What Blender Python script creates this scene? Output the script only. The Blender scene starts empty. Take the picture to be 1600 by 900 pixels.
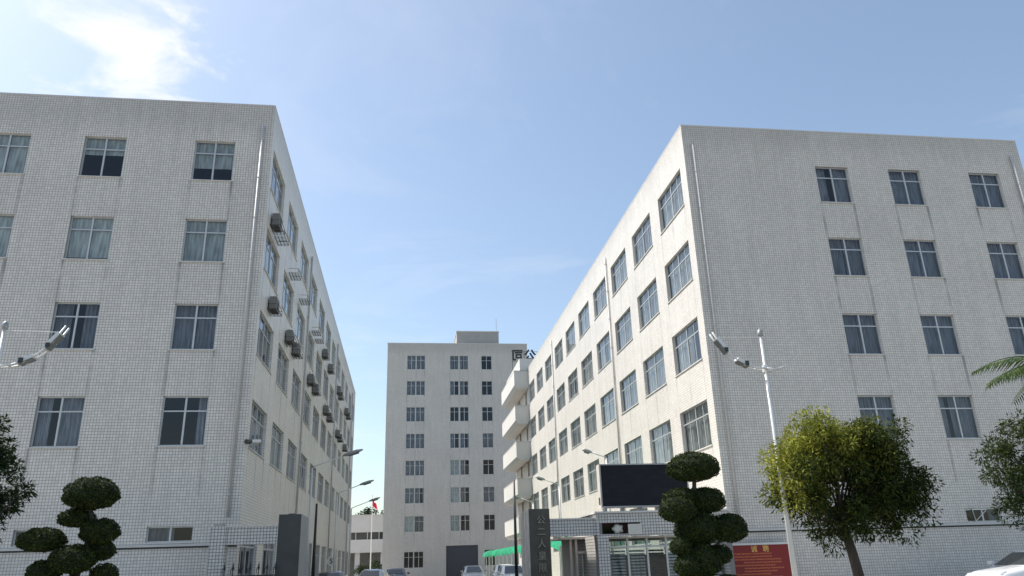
import bpy, bmesh, math, random
import numpy as np
from mathutils import Matrix, Vector

random.seed(7)
rng = np.random.default_rng(11)
SC = bpy.context.scene
COL = SC.collection
R = math.radians

# ------------------------------------------------------------------ camera
cam = bpy.data.cameras.new('camera')
camo = bpy.data.objects.new('camera', cam)
COL.objects.link(camo)
YAW, PITCH, ROLL = 0.143176, 0.344779, -0.031557
_f = Vector((math.sin(YAW) * math.cos(PITCH), math.cos(YAW) * math.cos(PITCH), math.sin(PITCH)))
_r = Vector((math.cos(YAW), -math.sin(YAW), 0))
_u = _r.cross(_f)
_r, _u = _r * math.cos(ROLL) + _u * math.sin(ROLL), -_r * math.sin(ROLL) + _u * math.cos(ROLL)
M = Matrix((_r, _u, -_f)).transposed().to_4x4()
M.translation = (0, 0, 1.6)
camo.matrix_world = M
cam.sensor_width = 36
cam.lens = 1193.99 / 1600 * 36
cam.clip_start = 0.1
cam.clip_end = 4000
SC.camera = camo

# ------------------------------------------------------------------ sky, sun, exposure
SUN_EL, SUN_AZ = R(54), R(-66)          # azimuth measured from +Y towards +X
SUN_STRENGTH, SKY_STRENGTH, EXPOSURE = 3.5, 0.125, 0.74

world = bpy.data.worlds.new('World')
SC.world = world
world.use_nodes = True
nt = world.node_tree
bg = nt.nodes['Background']
sky = nt.nodes.new('ShaderNodeTexSky')
sky.sky_type = 'NISHITA'
sky.sun_disc = False
sky.sun_elevation = SUN_EL
sky.sun_rotation = SUN_AZ
sky.air_density = 1.0
sky.dust_density = 1.7
sky.ozone_density = 1.0


def wn(t, **k):
    n = nt.nodes.new(t)
    for a, b in k.items():
        setattr(n, a, b)
    return n


# clouds: thin cirrus all over the dome, one denser patch low over the left building
tc = wn('ShaderNodeTexCoord')
sep = wn('ShaderNodeSeparateXYZ')
nt.links.new(tc.outputs['Generated'], sep.inputs[0])
zmax = wn('ShaderNodeMath', operation='MAXIMUM'); zmax.inputs[1].default_value = 0.06
nt.links.new(sep.outputs[2], zmax.inputs[0])
dx = wn('ShaderNodeMath', operation='DIVIDE'); dy = wn('ShaderNodeMath', operation='DIVIDE')
nt.links.new(sep.outputs[0], dx.inputs[0]); nt.links.new(zmax.outputs[0], dx.inputs[1])
nt.links.new(sep.outputs[1], dy.inputs[0]); nt.links.new(zmax.outputs[0], dy.inputs[1])
comb = wn('ShaderNodeCombineXYZ')
nt.links.new(dx.outputs[0], comb.inputs[0]); nt.links.new(dy.outputs[0], comb.inputs[1])
n1 = wn('ShaderNodeTexNoise'); n1.inputs['Scale'].default_value = 1.1; n1.inputs['Detail'].default_value = 6
n1.inputs['Roughness'].default_value = 0.62; n1.inputs['Distortion'].default_value = 0.5
nt.links.new(comb.outputs[0], n1.inputs['Vector'])
cir = wn('ShaderNodeMapRange'); cir.inputs[1].default_value = 0.50; cir.inputs[2].default_value = 0.82
cir.inputs[3].default_value = 0.05; cir.inputs[4].default_value = 0.32
nt.links.new(n1.outputs[0], cir.inputs[0])
# patch: distance from its centre on the cloud plane, ragged by noise
PATCH = (-0.57, 1.38)
sub = wn('ShaderNodeVectorMath', operation='SUBTRACT'); sub.inputs[1].default_value = (PATCH[0], PATCH[1], 0)
nt.links.new(comb.outputs[0], sub.inputs[0])
scl = wn('ShaderNodeVectorMath', operation='MULTIPLY'); scl.inputs[1].default_value = (1 / 0.165, 1 / 0.32, 0)
nt.links.new(sub.outputs[0], scl.inputs[0])
ln = wn('ShaderNodeVectorMath', operation='LENGTH')
nt.links.new(scl.outputs[0], ln.inputs[0])
n2 = wn('ShaderNodeTexNoise'); n2.inputs['Scale'].default_value = 5.5; n2.inputs['Detail'].default_value = 8
n2.inputs['Roughness'].default_value = 0.6; n2.inputs['Distortion'].default_value = 0.4
nt.links.new(comb.outputs[0], n2.inputs['Vector'])
rag = wn('ShaderNodeMath', operation='MULTIPLY_ADD'); rag.inputs[1].default_value = 3.6; rag.inputs[2].default_value = -1.75
nt.links.new(n2.outputs[0], rag.inputs[0])
dist = wn('ShaderNodeMath', operation='SUBTRACT')
nt.links.new(ln.outputs['Value'], dist.inputs[0]); nt.links.new(rag.outputs[0], dist.inputs[1])
pm = wn('ShaderNodeMapRange', interpolation_type='SMOOTHSTEP')
pm.inputs[1].default_value = 1.15; pm.inputs[2].default_value = -0.15
pm.inputs[3].default_value = 0.0; pm.inputs[4].default_value = 0.95
nt.links.new(dist.outputs[0], pm.inputs[0])
cm = wn('ShaderNodeMath', operation='MAXIMUM')
nt.links.new(cir.outputs[0], cm.inputs[0]); nt.links.new(pm.outputs[0], cm.inputs[1])
mixc = wn('ShaderNodeMix', data_type='RGBA')
nt.links.new(cm.outputs[0], mixc.inputs['Factor'])
stint = wn('ShaderNodeMix', data_type='RGBA', blend_type='MULTIPLY')
stint.inputs['Factor'].default_value = 1.0
stint.inputs['B'].default_value = (0.985, 1.005, 0.965, 1)
nt.links.new(sky.outputs[0], stint.inputs['A'])
nt.links.new(stint.outputs['Result'], mixc.inputs['A'])
mixc.inputs['B'].default_value = (5.2, 5.25, 5.3, 1)
nt.links.new(mixc.outputs['Result'], bg.inputs['Color'])
bg.inputs['Strength'].default_value = SKY_STRENGTH

sl = bpy.data.lights.new('sun', 'SUN')
sl.energy = SUN_STRENGTH
sl.angle = R(0.55)
sl.color = (1.0, 0.95, 0.87)
so = bpy.data.objects.new('sun', sl)
COL.objects.link(so)
SDIR = Vector((math.sin(SUN_AZ) * math.cos(SUN_EL), math.cos(SUN_AZ) * math.cos(SUN_EL), math.sin(SUN_EL)))
so.rotation_euler = SDIR.to_track_quat('Z', 'Y').to_euler()
so.location = (-40, 30, 60)

vs = SC.view_settings
vs.view_transform = 'Standard'
vs.look = 'None'
vs.exposure = EXPOSURE
vs.gamma = 1
vs.use_curve_mapping = False
SC.cycles.max_bounces = 8
SC.cycles.transparent_max_bounces = 16
SC.cycles.sample_clamp_indirect = 6


# ------------------------------------------------------------------ mesh helpers
class MB:
    def __init__(s):
        s.v = []; s.f = []

    def quad(s, a, b, c, d):
        i = len(s.v); s.v += [a, b, c, d]; s.f.append((i, i + 1, i + 2, i + 3)); return s

    def poly(s, pts):
        i = len(s.v); s.v += list(pts); s.f.append(tuple(range(i, i + len(pts)))); return s

    def box(s, x0, x1, y0, y1, z0, z1):
        i = len(s.v)
        s.v += [(x0, y0, z0), (x1, y0, z0), (x1, y1, z0), (x0, y1, z0), (x0, y0, z1), (x1, y0, z1), (x1, y1, z1), (x0, y1, z1)]
        s.f += [tuple(i + k for k in q) for q in ((3, 2, 1, 0), (4, 5, 6, 7), (0, 1, 5, 4), (1, 2, 6, 5), (2, 3, 7, 6), (3, 0, 4, 7))]
        return s

    def tube(s, pts, rad, n=8, caps=True):
        pts = [Vector(p) for p in pts]
        rads = rad if isinstance(rad, (list, tuple)) else [rad] * len(pts)
        base = len(s.v)
        prev = None
        for k, p in enumerate(pts):
            if k == 0: d = pts[1] - pts[0]
            elif k == len(pts) - 1: d = pts[-1] - pts[-2]
            else: d = pts[k + 1] - pts[k - 1]
            d.normalize()
            if prev is None:
                a = d.orthogonal().normalized()
            else:
                a = (prev - d * prev.dot(d)).normalized()
            prev = a
            b = d.cross(a)
            for q in range(n):
                t = 2 * math.pi * q / n
                s.v.append(tuple(p + (a * math.cos(t) + b * math.sin(t)) * rads[k]))
        for k in range(len(pts) - 1):
            for q in range(n):
                A = base + k * n + q; B = base + k * n + (q + 1) % n
                s.f.append((A, B, B + n, A + n))
        if caps:
            s.f.append(tuple(base + q for q in reversed(range(n))))
            e = base + (len(pts) - 1) * n
            s.f.append(tuple(e + q for q in range(n)))
        return s

    def prism(s, pts, axis, a, b):
        """polygon pts (2-D) extruded along axis from a to b"""
        def P(p, t):
            if axis == 'x': return (t, p[0], p[1])
            if axis == 'y': return (p[0], t, p[1])
            return (p[0], p[1], t)
        n = len(pts); i = len(s.v)
        s.v += [P(p, a) for p in pts] + [P(p, b) for p in pts]
        s.f.append(tuple(i + k for k in range(n)))
        s.f.append(tuple(i + n + k for k in reversed(range(n))))
        for k in range(n):
            l = (k + 1) % n
            s.f.append((i + k, i + n + k, i + n + l, i + l))
        return s

    def disc(s, c, axis, rad, thick, n=20):
        pts = [(rad * math.cos(2 * math.pi * k / n), rad * math.sin(2 * math.pi * k / n)) for k in range(n)]
        if axis == 'y': pts = [(c[0] + p[0], c[2] + p[1]) for p in pts]; return s.prism(pts, 'y', c[1] - thick / 2, c[1] + thick / 2)
        if axis == 'x': pts = [(c[1] + p[0], c[2] + p[1]) for p in pts]; return s.prism(pts, 'x', c[0] - thick / 2, c[0] + thick / 2)
        pts = [(c[0] + p[0], c[1] + p[1]) for p in pts]; return s.prism(pts, 'z', c[2] - thick / 2, c[2] + thick / 2)

    def mesh(s, name, smooth=False, fix=True, bevel=0):
        me = bpy.data.meshes.new(name)
        me.from_pydata(s.v, [], s.f)
        if fix:
            bm = bmesh.new(); bm.from_mesh(me)
            bmesh.ops.recalc_face_normals(bm, faces=bm.faces)
            if bevel:
                bmesh.ops.remove_doubles(bm, verts=bm.verts, dist=1e-5)
                bmesh.ops.bevel(bm, geom=[e for e in bm.edges if e.is_manifold and e.calc_face_angle(0) > 0.5], offset=bevel, segments=2, affect='EDGES', profile=0.6)
            bm.to_mesh(me); bm.free()
        if smooth:
            for p in me.polygons: p.use_smooth = True
        me.update()
        return me


def obj(name, me, m, parent=None, loc=(0, 0, 0), rz=0, label=None):
    if isinstance(me, MB):
        me = me.mesh(name)
    if m is not None and not me.materials:
        me.materials.append(m)
    o = bpy.data.objects.new(name, me)
    COL.objects.link(o)
    o.location = loc
    o.rotation_euler = (0, 0, rz)
    if parent: o.parent = parent
    if label: o['label'] = label
    return o


def tag(o, label, cat, group=None):
    o['label'] = label; o['category'] = cat
    if group: o['group'] = group
    return o


def thing(name, label, cat, loc=(0, 0, 0), rz=0, group=None):
    o = bpy.data.objects.new(name, None)
    COL.objects.link(o)
    o.empty_display_size = 0.3
    o.location = loc; o.rotation_euler = (0, 0, rz)
    return tag(o, label, cat, group)


def struct(name, me, m):
    o = obj(name, me, m); o['kind'] = 'structure'; return o


# ------------------------------------------------------------------ materials
def newmat(name):
    m = bpy.data.materials.new(name); m.use_nodes = True
    return m, m.node_tree, m.node_tree.nodes['Principled BSDF']


def nd(t, ty, ins=None, **k):
    n = t.nodes.new(ty)
    for a, b in k.items(): setattr(n, a, b)
    for a, b in (ins or {}).items():
        if hasattr(b, 'node'): t.links.new(b, n.inputs[a])
        else: n.inputs[a].default_value = b
    return n


def math_(t, op, a, b=None, c=None):
    n = t.nodes.new('ShaderNodeMath'); n.operation = op
    for i, v in enumerate((a, b, c)):
        if v is None: continue
        if hasattr(v, 'node'): t.links.new(v, n.inputs[i])
        else: n.inputs[i].default_value = v
    return n.outputs[0]


def simple(name, col, rough=0.6, metal=0.0, var=0.12, scale=3.0, bump=0.0, spec=None):
    m, t, b = newmat(name)
    tcn = nd(t, 'ShaderNodeTexCoord')
    no = nd(t, 'ShaderNodeTexNoise', {'Vector': tcn.outputs['Object'], 'Scale': scale, 'Detail': 5.0, 'Roughness': 0.65})
    mx = nd(t, 'ShaderNodeMix', {'Factor': no.outputs[0], 'A': (*[c * (1 - var) for c in col], 1), 'B': (*[min(1, c * (1 + var)) for c in col], 1)}, data_type='RGBA')
    t.links.new(mx.outputs['Result'], b.inputs['Base Color'])
    b.inputs['Roughness'].default_value = rough
    b.inputs['Metallic'].default_value = metal
    if spec is not None: b.inputs['Specular IOR Level'].default_value = spec
    if bump:
        bn = nd(t, 'ShaderNodeBump', {'Height': no.outputs[0], 'Strength': bump, 'Distance': 0.02})
        t.links.new(bn.outputs[0], b.inputs['Normal'])
    return m


def tile_mat(name, axis, tile=(0.715, 0.67, 0.61), grout=(0.36, 0.345, 0.325), tw=0.108, th=0.108, mort=0.011,
             edges=(), per=None, sill=None, pitch=3.67, gap=1.8, dirt=0.5, top=None, var=0.08):
    """square glazed tiles with recessed joints, rain streaks under the window corners and general grime"""
    m, t, b = newmat(name)
    tcn = nd(t, 'ShaderNodeTexCoord')
    sp = nd(t, 'ShaderNodeSeparateXYZ', {0: tcn.outputs['Object']})
    u = sp.outputs[0 if axis == 'x' else 1]; z = sp.outputs[2]
    cv = nd(t, 'ShaderNodeCombineXYZ', {0: u, 1: z})
    br = nd(t, 'ShaderNodeTexBrick', {'Vector': cv.outputs[0], 'Color1': (*[c * (1 - var) for c in tile], 1), 'Color2': (*[c * (1 + var) for c in tile], 1),
                                      'Mortar': (*grout, 1), 'Scale': 1.0, 'Mortar Size': mort, 'Mortar Smooth': 0.1, 'Bias': 0.0, 'Brick Width': tw, 'Row Height': th}, offset=0.0, squash=1.0)
    # large grime
    n1 = nd(t, 'ShaderNodeTexNoise', {'Vector': cv.outputs[0], 'Scale': 0.35, 'Detail': 6.0, 'Roughness': 0.65})
    g1 = nd(t, 'ShaderNodeMapRange', {0: n1.outputs[0], 1: 0.3, 2: 0.75, 3: 0.92, 4: 1.05})
    sv = nd(t, 'ShaderNodeCombineXYZ', {0: math_(t, 'MULTIPLY', u, 3.2), 1: math_(t, 'MULTIPLY', z, 0.22)})
    n2 = nd(t, 'ShaderNodeTexNoise', {'Vector': sv.outputs[0], 'Scale': 1.0, 'Detail': 5.0, 'Roughness': 0.6})
    g2 = nd(t, 'ShaderNodeMapRange', {0: n2.outputs[0], 1: 0.35, 2: 0.75, 3: 1.03, 4: 0.92})
    col = nd(t, 'ShaderNodeMix', {'Factor': 1.0, 'A': br.outputs['Color'], 'B': math_(t, 'MULTIPLY', g1.outputs[0], g2.outputs[0])}, data_type='RGBA', blend_type='MULTIPLY')
    out = col.outputs['Result']
    if sill is not None:
        d = math_(t, 'FLOORED_MODULO', math_(t, 'SUBTRACT', sill, z), pitch)
        fade = nd(t, 'ShaderNodeMapRange', {0: d, 1: 0.0, 2: gap, 3: 1.0, 4: 0.42})
        cut = math_(t, 'MULTIPLY', math_(t, 'LESS_THAN', d, gap + 0.02), math_(t, 'MULTIPLY', math_(t, 'LESS_THAN', z, sill + 0.02), math_(t, 'GREATER_THAN', z, 3.2)))
        wob = math_(t, 'MULTIPLY_ADD', n2.outputs[0], 0.10, -0.05)
        uu = math_(t, 'ADD', u, wob)
        acc = None
        lst = [(e, 0.11) for e in edges]
        if per:
            p0, pp, w = per
            uu = math_(t, 'FLOORED_MODULO', math_(t, 'SUBTRACT', uu, p0 - 0.5), pp)
            lst = [(0.5, 0.13), (0.5 + w, 0.13), (0.5 + w * 0.5, 0.16)]
        for e, wd in lst:
            k = nd(t, 'ShaderNodeMapRange', {0: math_(t, 'ABSOLUTE', math_(t, 'SUBTRACT', uu, e)), 1: 0.0, 2: wd, 3: 1.0, 4: 0.0}, interpolation_type='SMOOTHSTEP').outputs[0]
            acc = k if acc is None else math_(t, 'MAXIMUM', acc, k)
        n3 = nd(t, 'ShaderNodeTexNoise', {'Vector': cv.outputs[0], 'Scale': 0.8, 'Detail': 3.0})
        st = nd(t, 'ShaderNodeMapRange', {0: n3.outputs[0], 1: 0.38, 2: 0.60, 3: 0.12, 4: 1.0}).outputs[0]
        msk = math_(t, 'MULTIPLY', math_(t, 'MULTIPLY', acc, fade.outputs[0]), math_(t, 'MULTIPLY', cut, math_(t, 'MULTIPLY', st, dirt)))
        out = nd(t, 'ShaderNodeMix', {'Factor': msk, 'A': out, 'B': (0.14, 0.135, 0.125, 1)}, data_type='RGBA').outputs['Result']
    if top is not None:
        n4 = nd(t, 'ShaderNodeTexNoise', {'Vector': sv.outputs[0], 'Scale': 1.7, 'Detail': 4.0})
        k = nd(t, 'ShaderNodeMapRange', {0: math_(t, 'ADD', z, math_(t, 'MULTIPLY', n4.outputs[0], 1.6)), 1: top - 0.2, 2: top + 0.9, 3: 0.0, 4: 0.22}).outputs[0]
        out = nd(t, 'ShaderNodeMix', {'Factor': k, 'A': out, 'B': (0.2, 0.195, 0.185, 1)}, data_type='RGBA').outputs['Result']
    t.links.new(out, b.inputs['Base Color'])
    b.inputs['Roughness'].default_value = 0.42
    b.inputs['Specular IOR Level'].default_value = 0.35
    bn = nd(t, 'ShaderNodeBump', {'Height': br.outputs['Fac'], 'Strength': 0.35, 'Distance': 0.005}, invert=True)
    t.links.new(bn.outputs[0], b.inputs['Normal'])
    return m


def glass_mat(name, tint=(0.84, 0.87, 0.87), boost=1.3, rough=0.015):
    m, t, b = newmat(name)
    t.nodes.remove(b)
    fr = nd(t, 'ShaderNodeFresnel', {'IOR': 1.5})
    ge = nd(t, 'ShaderNodeNewGeometry')
    fac = math_(t, 'MULTIPLY', math_(t, 'MINIMUM', math_(t, 'MULTIPLY', fr.outputs[0], boost), 1.0), math_(t, 'SUBTRACT', 1.0, ge.outputs['Backfacing']))
    tcn = nd(t, 'ShaderNodeTexCoord')
    no = nd(t, 'ShaderNodeTexNoise', {'Vector': tcn.outputs['Object'], 'Scale': 1.3, 'Detail': 1.0})
    bn = nd(t, 'ShaderNodeBump', {'Height': no.outputs[0], 'Strength': 0.05, 'Distance': 0.05})
    tr = nd(t, 'ShaderNodeBsdfTransparent', {'Color': (*tint, 1)})
    gl = nd(t, 'ShaderNodeBsdfGlossy', {'Color': (0.85, 0.86, 0.88, 1), 'Roughness': rough, 'Normal': bn.outputs[0]})
    mx = nd(t, 'ShaderNodeMixShader', {0: fac, 1: tr.outputs[0], 2: gl.outputs[0]})
    t.links.new(mx.outputs[0], t.nodes['Material Output'].inputs[0])
    return m


def cloth_mat(name, col, trans=0.3):
    m, t, b = newmat(name)
    tcn = nd(t, 'ShaderNodeTexCoord')
    mp = nd(t, 'ShaderNodeMapping', {'Vector': tcn.outputs['Object'], 'Scale': (5, 5, 0.6)})
    no = nd(t, 'ShaderNodeTexNoise', {'Vector': mp.outputs[0], 'Scale': 2.0, 'Detail': 3.0})
    oi = nd(t, 'ShaderNodeObjectInfo')
    v = math_(t, 'MULTIPLY_ADD', oi.outputs['Random'], 0.35, 0.8)
    k = math_(t, 'MULTIPLY', v, nd(t, 'ShaderNodeMapRange', {0: no.outputs[0], 1: 0.32, 2: 0.68, 3: 0.55, 4: 1.12}).outputs[0])  # stretched noise stripes paint fold shading into the cloth colour
    mx = nd(t, 'ShaderNodeMix', {'Factor': 1.0, 'A': (*col, 1), 'B': k}, data_type='RGBA', blend_type='MULTIPLY')
    t.links.new(mx.outputs['Result'], b.inputs['Base Color'])
    b.inputs['Roughness'].default_value = 0.9
    tl = nd(t, 'ShaderNodeBsdfTranslucent', {'Color': mx.outputs['Result']})
    ms = nd(t, 'ShaderNodeMixShader', {0: trans, 1: b.outputs[0], 2: tl.outputs[0]})
    t.links.new(ms.outputs[0], t.nodes['Material Output'].inputs[0])
    return m


def leaf_mat(name, dark, light, young_sunlit=None, rough=0.45, trans=0.3):
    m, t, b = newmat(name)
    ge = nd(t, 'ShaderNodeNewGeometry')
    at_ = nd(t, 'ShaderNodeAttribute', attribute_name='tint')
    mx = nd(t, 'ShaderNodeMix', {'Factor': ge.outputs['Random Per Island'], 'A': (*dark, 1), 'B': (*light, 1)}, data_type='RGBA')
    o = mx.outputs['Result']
    if young_sunlit:
        o = nd(t, 'ShaderNodeMix', {'Factor': at_.outputs['Fac'], 'A': o, 'B': (*young_sunlit, 1)}, data_type='RGBA').outputs['Result']
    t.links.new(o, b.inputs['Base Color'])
    b.inputs['Roughness'].default_value = rough
    b.inputs['Specular IOR Level'].default_value = 0.12
    tl = nd(t, 'ShaderNodeBsdfTranslucent', {'Color': o})
    ms = nd(t, 'ShaderNodeMixShader', {0: trans, 1: b.outputs[0], 2: tl.outputs[0]})
    t.links.new(ms.outputs[0], t.nodes['Material Output'].inputs[0])
    return m


def bark_mat(name, a, b_):
    m, t, b = newmat(name)
    tcn = nd(t, 'ShaderNodeTexCoord')
    mp = nd(t, 'ShaderNodeMapping', {'Vector': tcn.outputs['Object'], 'Scale': (9, 9, 2)})
    no = nd(t, 'ShaderNodeTexNoise', {'Vector': mp.outputs[0], 'Scale': 2.0, 'Detail': 6.0})
    mx = nd(t, 'ShaderNodeMix', {'Factor': no.outputs[0], 'A': (*a, 1), 'B': (*b_, 1)}, data_type='RGBA')
    t.links.new(mx.outputs['Result'], b.inputs['Base Color'])
    b.inputs['Roughness'].default_value = 0.9
    bn = nd(t, 'ShaderNodeBump', {'Height': no.outputs[0], 'Strength': 0.8, 'Distance': 0.03})
    t.links.new(bn.outputs[0], b.inputs['Normal'])
    return m


def paint_mat(name, col, flake=0.0):
    m, t, b = newmat(name)
    b.inputs['Base Color'].default_value = (*col, 1)
    b.inputs['Metallic'].default_value = flake
    b.inputs['Roughness'].default_value = 0.3
    b.inputs['Coat Weight'].default_value = 1.0
    b.inputs['Coat Roughness'].default_value = 0.03
    tcn = nd(t, 'ShaderNodeTexCoord')
    no = nd(t, 'ShaderNodeTexNoise', {'Vector': tcn.outputs['Object'], 'Scale': 4.0, 'Detail': 6.0})
    mr = nd(t, 'ShaderNodeMapRange', {0: no.outputs[0], 1: 0.3, 2: 0.8, 3: 0.25, 4: 0.5})
    t.links.new(mr.outputs[0], b.inputs['Roughness'])
    return m


MT = {}
MT['frame'] = simple('aluminium_frame', (0.52, 0.53, 0.53), 0.4, 0.35, 0.1)
MT['frame_dark'] = simple('bronze_frame', (0.26, 0.26, 0.25), 0.45, 0.3, 0.1)
MT['glass'] = glass_mat('window_glass')
MT['glass_green'] = glass_mat('green_window_glass', (0.74, 0.86, 0.81), 1.3)
MT['curtain_blue'] = cloth_mat('lilac_curtain', (0.50, 0.50, 0.58))
MT['curtain_white'] = cloth_mat('white_curtain', (0.80, 0.79, 0.77))
MT['blind'] = cloth_mat('grey_roller_blind', (0.74, 0.76, 0.76), 0.1)
MT['pipe'] = simple('pvc_pipe', (0.50, 0.495, 0.48), 0.5, 0, 0.16, 2.0)
MT['coping'] = simple('render_coping', (0.58, 0.56, 0.53), 0.8, 0, 0.2, 1.2, 0.2)
MT['concrete'] = simple('concrete', (0.36, 0.355, 0.34), 0.85, 0, 0.18, 1.4, 0.3)
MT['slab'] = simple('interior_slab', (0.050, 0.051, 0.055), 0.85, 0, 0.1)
MT['plaster'] = simple('white_plaster', (0.60, 0.585, 0.555), 0.75, 0, 0.10, 0.9, 0.15)
MT['cream'] = simple('cream_paint', (0.62, 0.56, 0.50), 0.6, 0, 0.1, 2.0)
MT['asphalt'] = simple('asphalt', (0.055, 0.055, 0.057), 0.9, 0, 0.3, 6.0, 0.4)
MT['paving'] = simple('concrete_paving', (0.36, 0.34, 0.31), 0.85, 0, 0.2, 1.2, 0.3)
MT['soil'] = simple('dry_ground', (0.27, 0.25, 0.20), 0.95, 0, 0.3, 0.3)
MT['white_paint'] = simple('road_paint', (0.75, 0.75, 0.73), 0.6, 0, 0.1, 3)
MT['black'] = simple('black_steel', (0.025, 0.026, 0.028), 0.45, 0.2, 0.2)
MT['white_metal'] = simple('white_lamp_metal', (0.66, 0.66, 0.64), 0.4, 0.1, 0.1)
MT['grey_metal'] = simple('grey_metal', (0.34, 0.345, 0.35), 0.45, 0.4, 0.15)
MT['galv'] = simple('galvanised_rust', (0.07, 0.066, 0.062), 0.7, 0.0, 0.35, 6)
MT['ac_white'] = simple('aged_white_plastic', (0.19, 0.185, 0.175), 0.55, 0, 0.25, 3)
MT['dark_plastic'] = simple('dark_plastic', (0.035, 0.037, 0.04), 0.5, 0, 0.2)
MT['led'] = simple('led_panel', (0.20, 0.21, 0.20), 0.25, 0.1, 0.1)
MT['tyre'] = simple('tyre_rubber', (0.02, 0.02, 0.021), 0.85, 0, 0.2)
MT['alloy'] = simple('alloy_rim', (0.5, 0.5, 0.51), 0.3, 0.9, 0.05)
MT['car_glass'] = simple('tinted_car_glass', (0.03, 0.035, 0.036), 0.04, 0, 0.1, spec=0.8)
MT['car_white'] = paint_mat('white_car_paint', (0.74, 0.745, 0.75))
MT['car_black'] = paint_mat('black_car_paint', (0.012, 0.013, 0.015))
MT['car_silver'] = paint_mat('silver_car_paint', (0.45, 0.46, 0.47), 0.6)
MT['lens'] = simple('headlamp_lens', (0.7, 0.72, 0.74), 0.08, 0.3, 0.05)
MT['red_lens'] = simple('tail_lamp_lens', (0.3, 0.01, 0.01), 0.1, 0, 0.1)
MT['green_cloth'] = cloth_mat('green_awning_cloth', (0.03, 0.42, 0.22), 0.35)
MT['red_print'] = simple('red_banner_vinyl', (0.22, 0.010, 0.010), 0.45, 0, 0.12, 1.5)
MT['gold_print'] = simple('yellow_print', (0.75, 0.46, 0.12), 0.5, 0, 0.1)
def print_mat(name, ink, ground):
    m, t, b = newmat(name)
    tcn = nd(t, 'ShaderNodeTexCoord')
    mp = nd(t, 'ShaderNodeMapping', {'Vector': tcn.outputs['Object'], 'Scale': (28, 1, 34)})
    no = nd(t, 'ShaderNodeTexNoise', {'Vector': mp.outputs[0], 'Scale': 1.0, 'Detail': 2.0})
    k = nd(t, 'ShaderNodeMapRange', {0: no.outputs[0], 1: 0.40, 2: 0.52, 3: 0.0, 4: 1.0})
    mx = nd(t, 'ShaderNodeMix', {'Factor': k.outputs[0], 'A': (*ground, 1), 'B': (*ink, 1)}, data_type='RGBA')
    t.links.new(mx.outputs['Result'], b.inputs['Base Color'])
    b.inputs['Roughness'].default_value = 0.5
    return m


MT['orange_print'] = print_mat('orange_print_lines', (0.55, 0.14, 0.05), (0.22, 0.010, 0.010))
MT['cream_sign'] = simple('cream_plaque', (0.58, 0.56, 0.50), 0.5, 0, 0.08)
MT['flag'] = cloth_mat('red_flag_cloth', (0.62, 0.03, 0.06), 0.4)
MT['steel_letters'] = simple('brushed_steel_letters', (0.22, 0.21, 0.19), 0.3, 0.9, 0.08)
MT['bark'] = bark_mat('bark', (0.022, 0.018, 0.015), (0.075, 0.062, 0.05))
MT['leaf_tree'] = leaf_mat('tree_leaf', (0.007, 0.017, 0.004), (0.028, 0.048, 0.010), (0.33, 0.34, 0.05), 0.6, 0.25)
MT['leaf_tree_dark'] = leaf_mat('dark_tree_leaf', (0.008, 0.020, 0.007), (0.026, 0.050, 0.015), (0.12, 0.14, 0.035), 0.55, 0.22)
MT['leaf_topiary'] = leaf_mat('topiary_leaf', (0.005, 0.014, 0.005), (0.018, 0.034, 0.009), (0.14, 0.17, 0.03), 0.65, 0.10)
MT['leaf_core'] = simple('topiary_core', (0.012, 0.02, 0.008), 0.9, 0, 0.3, 8)
MT['palm_leaf'] = leaf_mat('palm_leaflet', (0.025, 0.05, 0.014), (0.075, 0.11, 0.03), (0.28, 0.25, 0.09), 0.5, 0.2)


def granite(name, col):
    m, t, b = newmat(name)
    tcn = nd(t, 'ShaderNodeTexCoord')
    vo = nd(t, 'ShaderNodeTexVoronoi', {'Vector': tcn.outputs['Object'], 'Scale': 60.0})
    no = nd(t, 'ShaderNodeTexNoise', {'Vector': tcn.outputs['Object'], 'Scale': 2.5, 'Detail': 5.0})
    k = math_(t, 'MULTIPLY', nd(t, 'ShaderNodeMapRange', {0: vo.outputs['Distance'], 1: 0.0, 2: 0.7, 3: 0.7, 4: 1.4}).outputs[0],
              nd(t, 'ShaderNodeMapRange', {0: no.outputs[0], 1: 0.3, 2: 0.7, 3: 0.8, 4: 1.25}).outputs[0])
    mx = nd(t, 'ShaderNodeMix', {'Factor': 1.0, 'A': (*col, 1), 'B': k}, data_type='RGBA', blend_type='MULTIPLY')
    t.links.new(mx.outputs['Result'], b.inputs['Base Color'])
    b.inputs['Roughness'].default_value = 0.32
    return m


MT['granite_dark'] = granite('dark_granite', (0.030, 0.034, 0.035))
MT['granite_brown'] = granite('brown_granite', (0.050, 0.044, 0.036))
MT['granite_side'] = granite('grey_granite_edge', (0.40, 0.37, 0.34))


def screen_mat():
    m, t, b = newmat('led_screen_off')
    tcn = nd(t, 'ShaderNodeTexCoord')
    sp = nd(t, 'ShaderNodeSeparateXYZ', {0: tcn.outputs['Object']})
    cv = nd(t, 'ShaderNodeCombineXYZ', {0: sp.outputs[0], 1: sp.outputs[2]})
    br = nd(t, 'ShaderNodeTexBrick', {'Vector': cv.outputs[0], 'Color1': (0.010, 0.011, 0.015, 1), 'Color2': (0.015, 0.016, 0.021, 1), 'Mortar': (0.006, 0.006, 0.008, 1),
                                      'Scale': 1.0, 'Mortar Size': 0.004, 'Brick Width': 0.32, 'Row Height': 0.16}, offset=0.0)
    t.links.new(br.outputs['Color'], b.inputs['Base Color'])
    b.inputs['Roughness'].default_value = 0.55
    b.inputs['Specular IOR Level'].default_value = 0.2
    return m


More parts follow.
